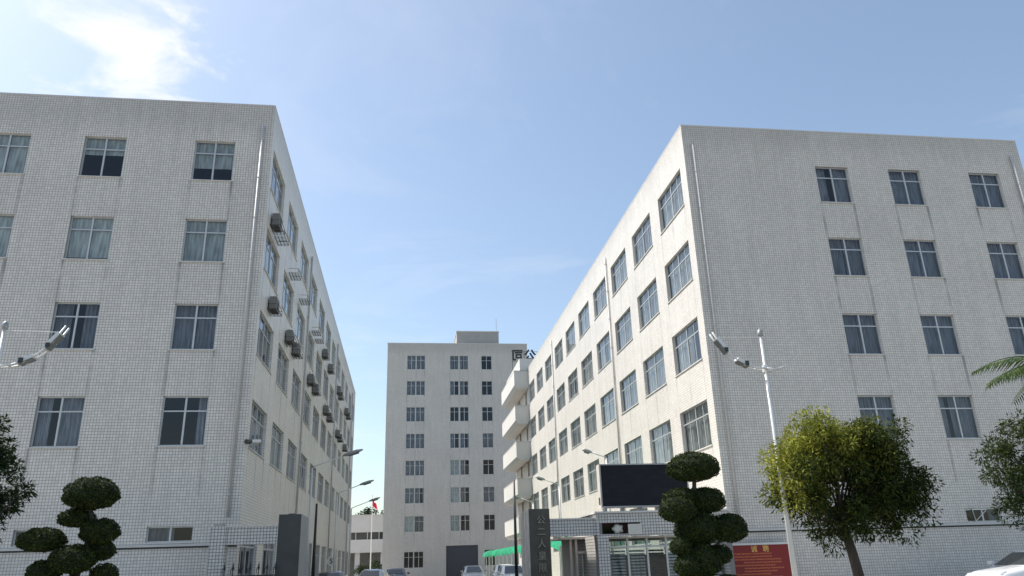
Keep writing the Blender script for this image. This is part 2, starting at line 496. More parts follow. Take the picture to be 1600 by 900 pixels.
MT['screen'] = screen_mat()
MT['gate_tile_x'] = tile_mat('gate_tiles_front', 'x', (0.60, 0.585, 0.55), (0.19, 0.185, 0.18), 0.105, 0.105, 0.012)
MT['gate_tile_y'] = tile_mat('gate_tiles_side', 'y', (0.60, 0.585, 0.55), (0.19, 0.185, 0.18), 0.105, 0.105, 0.012)

# ------------------------------------------------------------------ ground
def sheet(x0, x1, y0, y1, z):
    return MB().quad((x0, y0, z), (x1, y0, z), (x1, y1, z), (x0, y1, z))


struct('ground', sheet(-1500, 1500, -1500, 1500, 0.0).mesh('ground', fix=False), MT['soil'])
struct('forecourt_paving', sheet(-60, 60, -14, 135, 0.004).mesh('paving', fix=False), MT['paving'])
struct('driveway', sheet(-3.2, 7.2, 14.5, 108, 0.008).mesh('driveway', fix=False), MT['asphalt'])
struct('street', sheet(-150, 150, -9, 9.0, 0.008).mesh('street', fix=False), MT['asphalt'])
mk = MB()
for k in range(-20, 21):
    mk.quad((k * 6, -0.07, 0.012), (k * 6 + 3, -0.07, 0.012), (k * 6 + 3, 0.07, 0.012), (k * 6, 0.07, 0.012))
struct('lane_marking', mk.mesh('lane', fix=False), MT['white_paint'])
for nm, a in (('kerb_left', (-60, -3.4)), ('kerb_right', (7.4, 60))):
    kb = MB(); kb.box(a[0], a[1], 14.2, 14.4, 0.0, 0.13)
    struct(nm, kb, MT['concrete'])


# ------------------------------------------------------------------ facades and windows
def facade(u0, u1, z0, z1, opens, P, depth=0.2):
    """sheet with openings and reveals; P(u, d, z) maps facade coordinates (d = depth inwards)"""
    us = sorted({u0, u1, *[o[0] for o in opens], *[o[1] for o in opens]})
    zs = sorted({z0, z1, *[o[2] for o in opens], *[o[3] for o in opens]})
    mb = MB()
    idx = {}

    def vid(u, z):
        k = (u, z)
        if k not in idx:
            idx[k] = len(mb.v); mb.v.append(P(u, 0, z))
        return idx[k]
    for i in range(len(us) - 1):
        for j in range(len(zs) - 1):
            cu = (us[i] + us[i + 1]) / 2; cz = (zs[j] + zs[j + 1]) / 2
            if any(o[0] < cu < o[1] and o[2] < cz < o[3] for o in opens): continue
            mb.f.append((vid(us[i], zs[j]), vid(us[i + 1], zs[j]), vid(us[i + 1], zs[j + 1]), vid(us[i], zs[j + 1])))
    for a, b, c, d in opens:
        D = depth
        mb.quad(P(a, 0, c), P(b, 0, c), P(b, D, c), P(a, D, c))
        mb.quad(P(a, 0, d), P(a, D, d), P(b, D, d), P(b, 0, d))
        mb.quad(P(a, 0, c), P(a, D, c), P(a, D, d), P(a, 0, d))
        mb.quad(P(b, 0, c), P(b, 0, d), P(b, D, d), P(b, D, c))
    return mb.mesh('wall', fix=False)


WIN = {}


def win_kit(key, w, h, cols, tr=0.30, split=False, t=0.05):
    """meshes of one window kind: local x along the wall, y inwards, z up, origin at the opening's lower outer corner"""
    y0, y1 = 0.10, 0.16
    f = MB()
    f.box(0, w, y0, y1, 0, t).box(0, w, y0, y1, h - t, h).box(0, t, y0, y1, t, h - t).box(w - t, w, y0, y1, t, h - t)
    zt = h * (1 - tr)
    if tr > 0: f.box(t, w - t, y0 + 0.005, y1 - 0.005, zt - t / 2, zt + t / 2)
    cw = w / cols
    for k in range(1, cols):
        mid = (cols % 2 == 0 and k == cols // 2)
        hw = 0.034 if mid else 0.022
        yy = y0 - 0.008 if mid else y0 + 0.012
        f.box(k * cw - hw, k * cw + hw, yy, y1 - 0.012, t, (zt - t / 2) if tr > 0 else h - t)
        if tr > 0: f.box(k * cw - hw, k * cw + hw, yy, y1 - 0.012, zt + t / 2, h - t)
    sill = MB().box(-0.04, w + 0.04, -0.045, 0.10, -0.05, -0.004)
    d = {'w': w, 'h': h, 'frame': f.mesh('window_frame'), 'sill': sill.mesh('sill')}
    rows = [(t, zt - t / 2), (zt + t / 2, h - t)] if tr > 0 else [(t, h - t)]
    panes = []
    gm = MB()
    for a, b in rows:
        pm = MB().box(0, cw - 0.05, 0.126, 0.132, 0, b - a).mesh('pane')
        for k in range(cols):
            panes.append((pm, (k * cw + 0.025, 0.001 * k, a)))
            gm.box(k * cw + 0.025, (k + 1) * cw - 0.025, 0.126, 0.132, a, b)
    d['panes'] = panes; d['glazing'] = gm.mesh('glazing')
    WIN[key] = d

    def cur(segs, zlo=-0.04, amp=0.05, y=0.31):
        mb = MB()
        for a, b in segs:
            n = max(6, int((b - a) * 40))
            i = len(mb.v)
            ph = random.random() * 6
            for k in range(n + 1):
                x = a + (b - a) * k / n
                yy = y + amp * math.sin(x * 38 + ph + math.sin(x * 5 + ph)) + 0.02 * math.sin(x * 9 + ph)
                mb.v.append((x, yy, zlo)); mb.v.append((x, yy, h + 0.04))
            for k in range(n):
                mb.f.append((i + 2 * k, i + 2 * k + 2, i + 2 * k + 3, i + 2 * k + 1))
        return mb.mesh('curtain', smooth=True, fix=False)
    d['closed'] = [cur([(-0.1, w / 2 - 0.01), (w / 2 + 0.02, w + 0.1)]), cur([(-0.1, w * 0.47), (w * 0.52, w + 0.1)]), cur([(-0.1, w + 0.1)])]
    d['parted'] = [cur([(-0.1, w * 0.36), (w * 0.62, w + 0.1)]), cur([(-0.1, w * 0.5), (w * 0.84, w + 0.1)]), cur([(-0.1, w * 0.27), (w * 0.42, w + 0.1)])]
    d['slot'] = [cur([(-0.1, w * 0.52), (w * 0.76, w + 0.1)])]
    d['right'] = [cur([(w * 0.75, w + 0.1)])]
    d['left'] = [cur([(-0.1, w * 0.55)])]

    def bl(fr):
        mb = MB()
        for a, b in ((0.02, w / 2 - 0.02), (w / 2 + 0.02, w - 0.02)):
            mb.box(a, b, 0.205, 0.212, h * (1 - fr), h + 0.03)
        return mb.mesh('blind')
    d['blind_full'] = [bl(1.01)]; d['blind_23'] = [bl(0.66)]; d['blind_13'] = [bl(0.42)]; d['blind_most'] = [bl(0.93)]


def put_window(root, key, loc, rz, fill, panes=True, cmat='curtain_blue', fmat='frame', gmat='glass', sill=True):
    d = WIN[key]
    w = obj('window', d['frame'], MT[fmat], root, loc, rz)
    if panes:
        for pm, off in d['panes']:
            obj('pane', pm, MT[gmat], w, off)
    else:
        obj('glazing', d['glazing'], MT[gmat], w)
    if sill: obj('sill', d['sill'], MT['coping'], w)
    if fill:
        me = random.choice(d[fill])
        mm = MT['blind'] if fill.startswith('blind') else MT[cmat]
        ck = me.name + cmat
        me2 = CCACHE.get(ck)
        if me2 is None:
            me2 = me.copy(); me2.materials.clear(); me2.materials.append(mm); CCACHE[ck] = me2
        obj('blind' if fill.startswith('blind') else 'curtain', me2, None, w)
    return w


CCACHE = {}
win_kit('front', 1.65, 1.87, 2, 0.30)
win_kit('strip', 1.6, 0.55, 2, 0.0)
win_kit('side_left', 3.45, 1.87, 4, 0.30)
win_kit('side_left_ground', 3.45, 2.25, 4, 0.30)
win_kit('side_right', 3.40, 1.92, 4, 0.30)
win_kit('tower', 1.27, 2.08, 2, 0.34)
win_kit('tower_single', 1.55, 2.08, 2, 0.34)

Z_TOPS = [18.94, 15.27, 11.60, 7.91]
H = 20.8


def drain(root, pts, name='drainpipe', r=0.055):
    mb = MB(); mb.tube(pts, r, 8)
    o = obj(name, mb.mesh(name, smooth=True), MT['pipe'], root)
    zlo, zhi = min(p[2] for p in pts), max(p[2] for p in pts)
    x, y = pts[0][0], pts[0][1]
    z = zlo + 0.8
    cl = MB()
    while z < zhi:
        cl.disc((x, y, z), 'z', r + 0.018, 0.05, 10); z += 1.85
    obj('pipe_clamp', cl.mesh('clamp'), MT['pipe'], o)
    return o


# ---- left building -------------------------------------------------------
LB = thing('office_building', 'long white tiled five-storey building on the left with air conditioners along its side', 'building', (-5.94, 30, 0))
FX = [(-3.16, -1.51), (-7.56, -5.91), (-11.31, -9.66), (-15.5, -13.85)]
opens = [(a, b, z - 1.87, z) for a, b in FX for z in Z_TOPS] + [(a, a + 1.6, 2.64, 3.19) for a, b in FX[:3]]
edgesL = [e for ab in FX[:3] for e in ab]
MT['tile_lf'] = tile_mat('white_tiles_left_front', 'x', edges=edgesL, sill=Z_TOPS[0] - 1.87, dirt=0.8, top=H - 0.9)
LPITCH, LW = 4.95, 3.45
MT['tile_ls'] = tile_mat('white_tiles_left_side', 'y', tile=(0.80, 0.76, 0.69), grout=(0.48, 0.455, 0.42), per=(0.52, LPITCH, LW), sill=Z_TOPS[0] - 1.87, dirt=0.7, top=H - 0.6)  # tiles paler than the front: bounced sunlight put into the colour
obj('front_wall', facade(-20, 0, 0, H, opens, lambda u, d, z: (u, d, z)), MT['tile_lf'], LB)
LY = [0.52 + LPITCH * k for k in range(12)]
sops = [(y, y + LW, z - 1.87, z) for y in LY for z in Z_TOPS] + [(y, y + LW, 0.9, 3.15) for y in LY]
obj('side_wall', facade(0, 60, 0, H, sops, lambda u, d, z: (-d, u, z)), MT['tile_ls'], LB)
bk = MB().quad((-20, 60, 0), (0, 60, 0), (0, 60, H), (-20, 60, H)).quad((-20, 0, 0), (-20, 60, 0), (-20, 60, H), (-20, 0, H))
obj('rear_wall', bk.mesh('rear', fix=False), MT['plaster'], LB)
obj('roof', MB().box(-19.98, -0.02, 0.02, 59.98, H - 0.9, H - 0.7), MT['concrete'], LB)
for z in (3.9, 7.9 + 0.45 - 0.2, 11.95, 15.6):
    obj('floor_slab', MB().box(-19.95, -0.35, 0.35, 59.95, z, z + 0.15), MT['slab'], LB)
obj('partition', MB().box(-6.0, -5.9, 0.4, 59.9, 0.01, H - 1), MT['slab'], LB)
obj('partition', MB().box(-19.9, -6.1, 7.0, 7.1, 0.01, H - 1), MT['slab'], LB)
obj('partition', MB().box(-19.9, -0.5, 1.2, 1.25, 0.01, 3.85), MT['slab'], LB)  # added close behind the strip windows to keep them dark
cp = MB().box(-20.02, 0.01, -0.01, 0.20, H, H + 0.05).box(-0.20, 0.01, 0.20, 60.02, H, H + 0.05)
obj('coping', cp, MT['coping'], LB)
obj('string_course', MB().box(-20, -0.0, -0.09, -0.002, 2.49, 2.57), MT['coping'], LB)
obj('shadow_line_strip', MB().box(-20, 0, -0.02, -0.002, 2.43, 2.488), MT['dark_plastic'], LB)  # dark strip standing in for the shadow line under the string course
fills = {0: ['blind_23', 'blind_13', 'blind_full', 'closed'], 1: ['blind_full', 'blind_most', 'blind_full', 'closed'],
         2: ['closed', 'parted', 'closed', 'closed'], 3: ['right', 'parted', 'closed', 'closed']}
for c, (a, b) in enumerate(FX):
    for r_, z in enumerate(Z_TOPS):
        put_window(LB, 'front', (a, 0, z - 1.87), 0, fills[r_][c], panes=c < 3)
    if c < 3:
        put_window(LB, 'strip', (a, 0, 2.64), 0, 'left')
for k, y in enumerate(LY):
    for r_, z in enumerate(Z_TOPS):
        put_window(LB, 'side_left', (0, y, z - 1.87), R(90), random.choice(['closed', 'closed', 'parted', 'left', None]), panes=k < 5, cmat='curtain_white', fmat='frame', sill=k < 6)
    put_window(LB, 'side_left_ground', (0, y, 0.9), R(90), random.choice([None, 'parted', None]), panes=k < 2, cmat='curtain_white', sill=False)
drain(LB, [(-0.41, -0.09, 19.75), (-0.41, -0.09, 3.45)])
for y in (14.62, 34.4, 54.2):
    drain(LB, [(0.08, y, 19.6), (0.08, y, 0.1)])

# ---- right building ------------------------------------------------------
RB = thing('office_building', 'white tiled five-storey building on the right with sunlit side and stacked balconies', 'building', (12.62, 30, 0))
GX = [(6.43, 8.06), (10.18, 11.83), (14.43, 16.06)]
opens = [(a, a + 1.65, z - 1.87 - 0.03, z - 0.03) for a, b in GX for z in Z_TOPS] + [(10.3, 11.9, 2.6, 3.15)]
edgesR = [e for ab in GX for e in ab]
MT['tile_rf'] = tile_mat('white_tiles_right_front', 'x', tile=(0.70, 0.655, 0.59), grout=(0.38, 0.365, 0.34), edges=edgesR, sill=Z_TOPS[0] - 1.9, dirt=0.8, top=H - 0.5)
RPITCH, RW = 4.81, 3.40
MT['tile_rs'] = tile_mat('white_tiles_right_side', 'y', tile=(0.74, 0.70, 0.64), grout=(0.50, 0.475, 0.44), per=(0.7, RPITCH, RW), sill=Z_TOPS[0] - 1.87, dirt=0.36, top=H - 0.2)
obj('front_wall', facade(0, 17.52, 0, H, opens, lambda u, d, z: (u, d, z)), MT['tile_rf'], RB)
RY = [0.70 + RPITCH * k for k in range(10)]
rz_ = [z - 0.02 for z in Z_TOPS]
sops = [(y, y + RW, z - 1.92, z) for y in RY for z in rz_] + [(y, y + RW, 2.3, 4.22) for y in RY]
sops += [(54.0, 55.2, z - 2.25, z - 0.1) for z in rz_] + [(49.0, 50.2, z - 1.7, z - 0.2) for z in rz_]
obj('side_wall', facade(0, 58.7, 0, H, sops, lambda u, d, z: (d, u, z)), MT['tile_rs'], RB)
bk = MB().quad((0, 58.7, 0), (17.52, 58.7, 0), (17.52, 58.7, H), (0, 58.7, H)).quad((17.52, 0, 0), (17.52, 58.7, 0), (17.52, 58.7, H), (17.52, 0, H))
obj('rear_wall', bk.mesh('rear', fix=False), MT['plaster'], RB)
obj('roof', MB().box(0.02, 17.5, 0.02, 58.6, H - 0.9, H - 0.7), MT['concrete'], RB)
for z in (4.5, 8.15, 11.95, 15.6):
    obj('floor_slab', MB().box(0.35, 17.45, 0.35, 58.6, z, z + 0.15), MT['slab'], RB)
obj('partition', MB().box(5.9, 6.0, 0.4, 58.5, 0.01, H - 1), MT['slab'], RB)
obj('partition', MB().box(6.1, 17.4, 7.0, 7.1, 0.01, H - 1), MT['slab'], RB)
obj('partition', MB().box(0.5, 17.4, 1.2, 1.25, 0.01, 4.4), MT['slab'], RB)  # added behind the low strip window so it looks dark inside
obj('coping', MB().box(-0.01, 17.53, -0.01, 0.2, H, H + 0.05).box(-0.01, 0.2, 0.2, 58.7, H, H + 0.05), MT['coping'], RB)
obj('string_course', MB().box(0.0, 17.52, -0.09, -0.002, 2.49, 2.57), MT['coping'], RB)
obj('shadow_line_strip', MB().box(0, 17.52, -0.02, -0.002, 2.43, 2.488), MT['dark_plastic'], RB)  # shadow under the ledge, made as a dark strip
for c, (a, b) in enumerate(GX):
    for r_, z in enumerate(Z_TOPS):
        put_window(RB, 'front', (a, 0, z - 1.9), 0, 'closed' if (r_ + c) % 4 else 'parted')
put_window(RB, 'strip', (10.3, 0, 2.6), 0, 'right')
for k, y in enumerate(RY):
    for r_, z in enumerate(rz_ + [4.22]):
        put_window(RB, 'side_right', (0, y + RW, z - 1.92), R(-90), 'slot' if (k, r_) == (0, 2) else random.choice(['closed', 'closed', 'closed', 'parted']), panes=(k < 4), cmat='curtain_white', gmat='glass_green' if r_ > 2 else 'glass', sill=k < 6)
# hopper sash tilted out of the low strip window, with stay bars
hp = MB()
hp.box(0.03, 0.78, -0.30, -0.27, 0.46, 0.50).box(0.03, 0.07, -0.30, 0.09, 0.46, 0.495).box(0.74, 0.78, -0.30, 0.09, 0.46, 0.495)
hp.tube([(0.1, -0.28, 0.45), (0.42, 0.06, 0.04)], 0.018, 6).tube([(0.72, -0.28, 0.45), (0.42, 0.06, 0.04)], 0.018, 6)
obj('hopper_sash', hp.mesh('hopper'), MT['white_metal'], RB, (10.3, 0, 2.6))
drain(RB, [(0.43, -0.09, 19.8), (0.43, -0.09, 2.7)])
drain(RB, [(16.95, -0.09, 19.9), (16.95, -0.09, 2.7)])
for y in (14.55, 33.9):
    drain(RB, [(-0.08, y, 19.95), (-0.08, y, 0.2)])
obj('roof_box', MB().box(-0.87, 3.0, 47.6, 58.5, 18.75, 21.85), MT['plaster'], RB)
for z in (20.5, 16.82, 13.14, 9.47, 5.8):
    b = MB()
    # solid parapet with the slab below it, tapered underside
    pr = [(-1.50, z), (-1.38, z), (-1.38, z - 1.15), (0.0, z - 1.15), (0.0, z - 1.45), (-0.20, z - 1.85), (-1.18, z - 1.85), (-1.50, z - 1.50)]
    b.prism(pr, 'y', 47.62, 58.7)
    bo = obj('balcony', b, MT['plaster'], RB)
    obj('parapet', MB().box(-1.378, -0.003, 47.62, 47.75, z - 1.15, z), MT['plaster'], bo)
    obj('coping', MB().box(-1.52, -1.36, 47.60, 58.7, z + 0.002, z + 0.05).box(-1.36, -0.003, 47.60, 47.77, z + 0.002, z + 0.05), MT['coping'], bo)

# rooftop lettering seen from behind
def text_mesh(body, size, ext, mirror=False, align='CENTER', bold=0.012):
    cu = bpy.data.curves.new('lettering', 'FONT')
    cu.body = body; cu.size = size; cu.extrude = ext; cu.align_x = align; cu.align_y = 'CENTER'
    cu.resolution_u = 3
    cu.offset = size * bold
    to = bpy.data.objects.new('tmp', cu)
    COL.objects.link(to)
    bpy.context.view_layer.update()
    me = bpy.data.meshes.new_from_object(to.evaluated_get(bpy.context.evaluated_depsgraph_get()))
    bpy.data.objects.remove(to)
    for v in me.vertices:
        x, y, zz = v.co
        v.co = (-x if mirror else x, -zz, y)
    if mirror: me.flip_normals()
    me.name = 'lettering'; me.materials.clear()
    return me


RS = thing('rooftop_sign', 'dark rooftop characters seen from behind on the far end of the right building', 'sign', (12.0, 84, 21.9))
for ch, x in (('司', 0.48), ('公', 1.98)):
    obj('character', text_mesh(ch, 1.38, 0.05, True, bold=0.03), MT['black'], RS, (x, 0, 1.93), label=None)
fr = MB()
fr.box(-0.2, 2.9, 0.08, 0.11, 2.45, 2.48).box(-0.2, 2.9, 0.08, 0.11, 1.30, 1.33)
for x in (-0.1, 1.25, 2.8):
    fr.box(x, x + 0.05, 0.115, 0.155, -0.02, 2.5)
obj('sign_frame', fr, MT['black'], RS)

# ---- tower ---------------------------------------------------------------
TB = thing('tower_block', 'tall pale eight-storey block closing the end of the driveway', 'building', (-2.86, 110, 0))
TT = [30.68, 26.87, 23.05, 19.24, 15.5, 11.75, 7.98, 3.38]
TX = [2.86, 4.21, 9.12, 10.54]
TS = 13.76
opens = []
for r_, z in enumerate(TT):
    for c, x in enumerate(TX):
        if r_ == 7 and c > 1: continue
        opens.append((x, x + 1.27, z - 2.08, z))
    opens.append((TS, TS + 1.55, z - 2.08, z))
opens.append((8.54, 12.9, 0.0, 4.02))
MT['tile_tower'] = tile_mat('pale_tiles_tower', 'x', tile=(0.60, 0.57, 0.525), grout=(0.42, 0.40, 0.37), edges=[2.9, 4.18, 5.4, 9.1, 10.47, 11.8, 13.8, 15.3],
                            sill=TT[0] - 2.08, pitch=3.79, gap=1.7, dirt=0.45, top=31.6)
HT = 32.5
obj('front_wall', facade(0, 20.7, 0, HT, opens, lambda u, d, z: (u, d, z), 0.18), MT['tile_tower'], TB)
bk = MB().quad((0, 0, 0), (0, 15, 0), (0, 15, HT), (0, 0, HT)).quad((20.7, 0, 0), (20.7, 15, 0), (20.7, 15, HT), (20.7, 0, HT)).quad((0, 15, 0), (20.7, 15, 0), (20.7, 15, HT), (0, 15, HT))
obj('rear_wall', bk.mesh('rear', fix=False), MT['plaster'], TB)
obj('roof', MB().box(0.02, 20.68, 0.02, 14.98, HT - 0.8, HT - 0.6), MT['concrete'], TB)
for z in TT[:-1]:
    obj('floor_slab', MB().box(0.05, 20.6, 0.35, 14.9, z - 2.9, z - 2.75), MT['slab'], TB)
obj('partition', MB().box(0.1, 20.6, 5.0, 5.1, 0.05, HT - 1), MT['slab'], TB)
obj('coping', MB().box(-0.05, 20.75, -0.05, 0.2, HT, HT + 0.1).box(-0.05, 0.2, 0.2, 15, HT, HT + 0.1), MT['coping'], TB)
ph = obj('penthouse', MB().box(10.2, 16.55, 0.8, 9, HT - 0.6, 34.6), MT['concrete'], TB)
obj('coping', MB().box(10.12, 16.63, 0.72, 9.05, 34.602, 34.75), MT['coping'], ph)
obj('antenna', MB().tube([(16.3, 1.5, 34.7), (16.3, 1.5, 37.0)], 0.03, 6), MT['grey_metal'], TB)
dr = obj('loading_door', MB().box(8.54, 12.9, 0.14, 0.17, 0.0, 4.02), simple('slate_shutter', (0.06, 0.062, 0.075), 0.6, 0.1, 0.1), TB)
sl_ = MB()
for k in range(13): sl_.box(8.6, 12.85, 0.125, 0.139, 0.06 + k * 0.3, 0.30 + k * 0.3)
obj('shutter_slat', sl_, dr.data.materials[0], dr)
for r_, z in enumerate(TT):
    for c, x in enumerate(TX):
        if r_ == 7 and c > 1: continue
        if c < 2: fl = 'closed' if r_ < 5 else random.choice(['closed', 'blind_full', 'parted'])
        else: fl = 'blind_full' if (c == 2 and r_ in (4, 5, 6)) else random.choice([None, 'parted', 'left'])
        if r_ == 7: fl = None
        put_window(TB, 'tower', (x, 0, z - 2.08), 0, fl, panes=False, sill=False)
    put_window(TB, 'tower_single', (TS, 0, z - 2.08), 0, 'closed' if r_ in (3, 5) else None, panes=False, sill=False)

# ---- low white building behind --------------------------------------------
LW_ = thing('low_building', 'low white building with a ribbon window behind the flagpole', 'building', (-6.0, 135, 0))
obj('upper_wall', MB().box(-12, 7, 0, 8, 7.05, 9.7), MT['plaster'], LW_)
obj('lower_wall', MB().box(-12, 7, 0, 8, 3.85, 5.9), MT['plaster'], LW_)
rb = obj('ribbon_window', MB().box(-12, 7, 0.35, 7.8, 5.9, 7.05), MT['car_glass'], LW_)
ml = MB()
for x in np.arange(-11.5, 7, 1.9): ml.box(x, x + 0.12, 0.22, 0.345, 5.9, 7.05)
obj('mullion', ml, MT['frame'], rb)
obj('coping', MB().box(-12.1, 7.1, -0.1, 8.1, 9.7, 9.85), MT['coping'], LW_)
for x in (-11.5, -6.2, -2.0, 2.2, 6.2):
    obj('column', MB().box(x, x + 0.8, 0.5, 1.3, 0, 3.85), MT['plaster'], LW_)
obj('rear_wall', MB().box(-12, 7, 7.0, 7.2, 0, 3.85), MT['concrete'], LW_)

# ------------------------------------------------------------------ air conditioners on the left building's side
acb = MB().box(0.05, 0.36, -0.40, 0.40, 0.03, 0.60).mesh('body', bevel=0.015)
acg = MB()
for rr in (0.24, 0.18, 0.12, 0.06):
    n = 20
    acg.tube([(0.368, -0.10 + rr * math.cos(2 * math.pi * k / n), 0.33 + rr * math.sin(2 * math.pi * k / n)) for k in range(n + 1)], 0.008, 4, False)
for a in range(4):
    c, s = math.cos(a * math.pi / 4) * 0.24, math.sin(a * math.pi / 4) * 0.24
    acg.tube([(0.368, -0.10 - c, 0.33 - s), (0.368, -0.10 + c, 0.33 + s)], 0.006, 4)
acg = acg.mesh('grille')
acf = MB().disc((0.3615, -0.10, 0.33), 'x', 0.25, 0.004, 24).mesh('fan_recess')
trm = MB()
for y in np.linspace(-0.55, 0.55, 8): trm.tube([(0.02, y, 0), (0.46, y, 0)], 0.011, 5)
for x in (0.02, 0.16, 0.31, 0.46): trm.tube([(x, -0.55, 0.004), (x, 0.55, 0.004)], 0.013, 5)
for y in (-0.55, 0.55):
    trm.tube([(0.46, y, 0), (0.46, y, 0.22)], 0.011, 5).tube([(0.02, y, 0.22), (0.46, y, 0.22)], 0.011, 5)
trm.tube([(0.46, -0.55, 0.22), (0.46, 0.55, 0.22)], 0.011, 5)
trm = trm.mesh('tray')
hose = MB().tube([(0.25, 0.42, 0.2), (0.25, 0.55, 0.15), (0.08, 0.62, 0.3), (0.03, 0.62, 0.95)], 0.022, 6).mesh('hose', smooth=True)
ORD = ['nearest', 'second', 'third', 'fourth', 'fifth', 'sixth', 'seventh', 'eighth', 'ninth', 'tenth', 'eleventh', 'twelfth']
rows = {15.55: ('the two uppermost side window rows', [(31.5, 1), (32.75, 0), (37.3, 0), (41.3, 0), (47.4, 0), (49.3, 0), (53.7, 1), (58.0, 1), (65.6, 1), (67.9, 1), (75.3, 1), (77.5, 1)]),
        12.05: ('second and third side window rows from top', [(32.4, 1), (37.4, 1), (39.8, 1), (46.6, 1), (49.3, 1), (56.2, 1), (59.1, 1), (66.8, 1), (69.1, 1), (75.0, 1)])}
for z, (fl, lst) in rows.items():
    nu = ntr = 0
    for y, unit in lst:
        if unit:
            t_ = thing('air_conditioner', f'caged air conditioner between {fl}, {ORD[nu]} from near corner', 'air conditioner', (-5.94, y, z), 0, 'air conditioners on the left building')
            nu += 1
            bo = obj('body', acb, MT['ac_white'], t_)
            obj('fan_recess', acf, MT['dark_plastic'], bo)
            obj('fan_grille', acg, MT['grey_metal'], bo)
            obj('cage', trm, MT['galv'], t_)
            obj('hose', hose, MT['ac_white'], t_)
        else:
            t_ = obj('empty_cage', trm, MT['galv'], None, (-5.94, y, z))
            tag(t_, f'empty steel cage between {fl}, {ORD[ntr]} from near corner', 'cage', 'empty cages on the left building')
            ntr += 1

# security camera on the corner of the left building
CC = thing('security_camera', 'small dark security camera on a white bracket at the left building corner', 'camera', (-5.94, 30.7, 6.25))
obj('bracket', MB().tube([(0, 0.35, -0.05), (0.18, 0.30, -0.08), (0.28, 0.1, 0.02)], 0.035, 8).disc((0.01, 0.35, -0.05), 'x', 0.09, 0.03), MT['white_metal'], CC)
ho = obj('housing', MB().tube([(0.34, 0.12, 0.05), (0.12, -0.50, -0.05)], [0.075, 0.075], 10).mesh('housing'), MT['white_metal'], CC)
obj('lens_hood', MB().tube([(0.12, -0.50, -0.05), (0.02, -0.78, -0.095)], [0.085, 0.09], 10), MT['dark_plastic'], ho)

# ------------------------------------------------------------------ gate: left side
GP = thing('gate_pier', 'tiled gate pier and beam against the left building', 'gate', (-6.18, 28.15, 0))
obj('pier', MB().box(-0.25, 0.25, -0.25, 0.25, 0, 3.03), MT['gate_tile_x'], GP)
obj('cap', MB().box(-0.18, 0.12, -0.2, 0.2, 3.03, 3.14), MT['concrete'], GP)
obj('beam', MB().box(0.252, 1.94, -0.2, 0.2, 2.44, 3.0), MT['gate_tile_x'], GP)
obj('beam_coping', MB().box(0.252, 1.94, -0.23, 0.23, 3.002, 3.04), MT['coping'], GP)
SP = thing('sign_pillar', 'plain dark granite gate pillar in front of the left building', 'pillar', (-3.865, 28.9, 0))
pb = MB().box(-0.375, 0.365, -0.95, 0.95, 0, 3.38)
obj('shaft', pb.mesh('shaft', bevel=0.01), MT['granite_dark'], SP)
obj('side_cladding', MB().box(0.367, 0.392, -0.93, 0.95, 0, 3.36), MT['concrete'], SP)
obj('cap', MB().box(-0.12, 0.1, -0.5, 0.3, 3.382, 3.43), MT['granite_dark'], SP)
FN = thing('iron_fence', 'black iron fence with spear finials under the left gate beam', 'fence', (-5.05, 27.6, 0))
for k in range(7):
    x = -0.75 + k * 0.27
    pk = MB().tube([(x, 0, 0.02), (x, 0, 1.62)], 0.018, 6).tube([(x, 0, 1.62), (x, 0, 1.68), (x, 0, 1.88)], [0.018, 0.045, 0.004], 6)
    pk.tube([(x - 0.06, 0, 1.50), (x - 0.07, 0, 1.66), (x - 0.02, 0, 1.70)], 0.012, 5)
    obj('picket', pk, MT['black'], FN)
for z in (0.25, 1.42):
    obj('rail', MB().box(-0.9, 0.95, -0.02, 0.02, z, z + 0.05), MT['black'], FN)

# ------------------------------------------------------------------ gate: right side
SR = thing('sign_pillar', 'dark brown granite pillar with a vertical column of metal characters', 'sign', (4.745, 28.95, 0))
obj('shaft', MB().box(-0.36, 0.385, -0.95, 0.95, 0, 3.38).mesh('shaft', bevel=0.01), MT['granite_brown'], SR)
obj('side_cladding', MB().box(-0.39, -0.362, -0.94, 0.95, 0, 3.37), MT['granite_side'], SR)
for y in (-0.35, 0.3): obj('side_strip', MB().box(-0.42, -0.391, y, y + 0.16, 0, 3.34), MT['cream'], SR)
for k, ch in enumerate('公二人皇限公司'):
    obj('character', text_mesh(ch, 0.31, 0.035), MT['steel_letters'], SR, (0.06, -0.985, 2.98 - k * 0.40))
RBm = thing('gate_beam', 'tiled lintel beam between the lettered pillar and the gatehouse', 'gate', (5.97, 28.2, 0))
obj('beam', MB().box(-0.83, 0.83, -0.2, 0.2, 2.43, 2.99), MT['gate_tile_x'], RBm)
obj('beam_coping', MB().box(-0.83, 0.83, -0.23, 0.23, 2.992, 3.03), MT['coping'], RBm)

GH = thing('gatehouse', 'low tiled gatehouse with glass doors under the dark screen', 'gatehouse', (6.8, 27.9, 0))
# fascia with a recess at its left end
fo = [(0.09, 1.62, 2.45, 2.83)]
obj('fascia', facade(0, 5.0, 2.37, 3.16, fo, lambda u, d, z: (u, d, z), 0.35), MT['gate_tile_x'], GH)
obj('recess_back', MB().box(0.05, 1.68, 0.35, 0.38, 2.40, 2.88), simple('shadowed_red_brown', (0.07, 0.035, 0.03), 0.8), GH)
obj('side_wall', MB().box(0.002, 0.2, 0.002, 5.0, 0, 3.158), MT['gate_tile_y'], GH)
obj('side_wall', MB().box(4.8, 4.998, 0.002, 5, 0, 3.158), MT['gate_tile_y'], GH)
obj('roof', MB().box(-0.06, 5.06, -0.06, 5.0, 3.162, 3.23), MT['coping'], GH)
obj('pier', MB().box(-0.004, 0.43, -0.004, 0.4, 0, 2.365), MT['gate_tile_x'], GH)
obj('plaque', MB().box(1.15, 1.66, -0.03, -0.004, 2.42, 2.78), MT['cream_sign'], GH)
pl = MB()
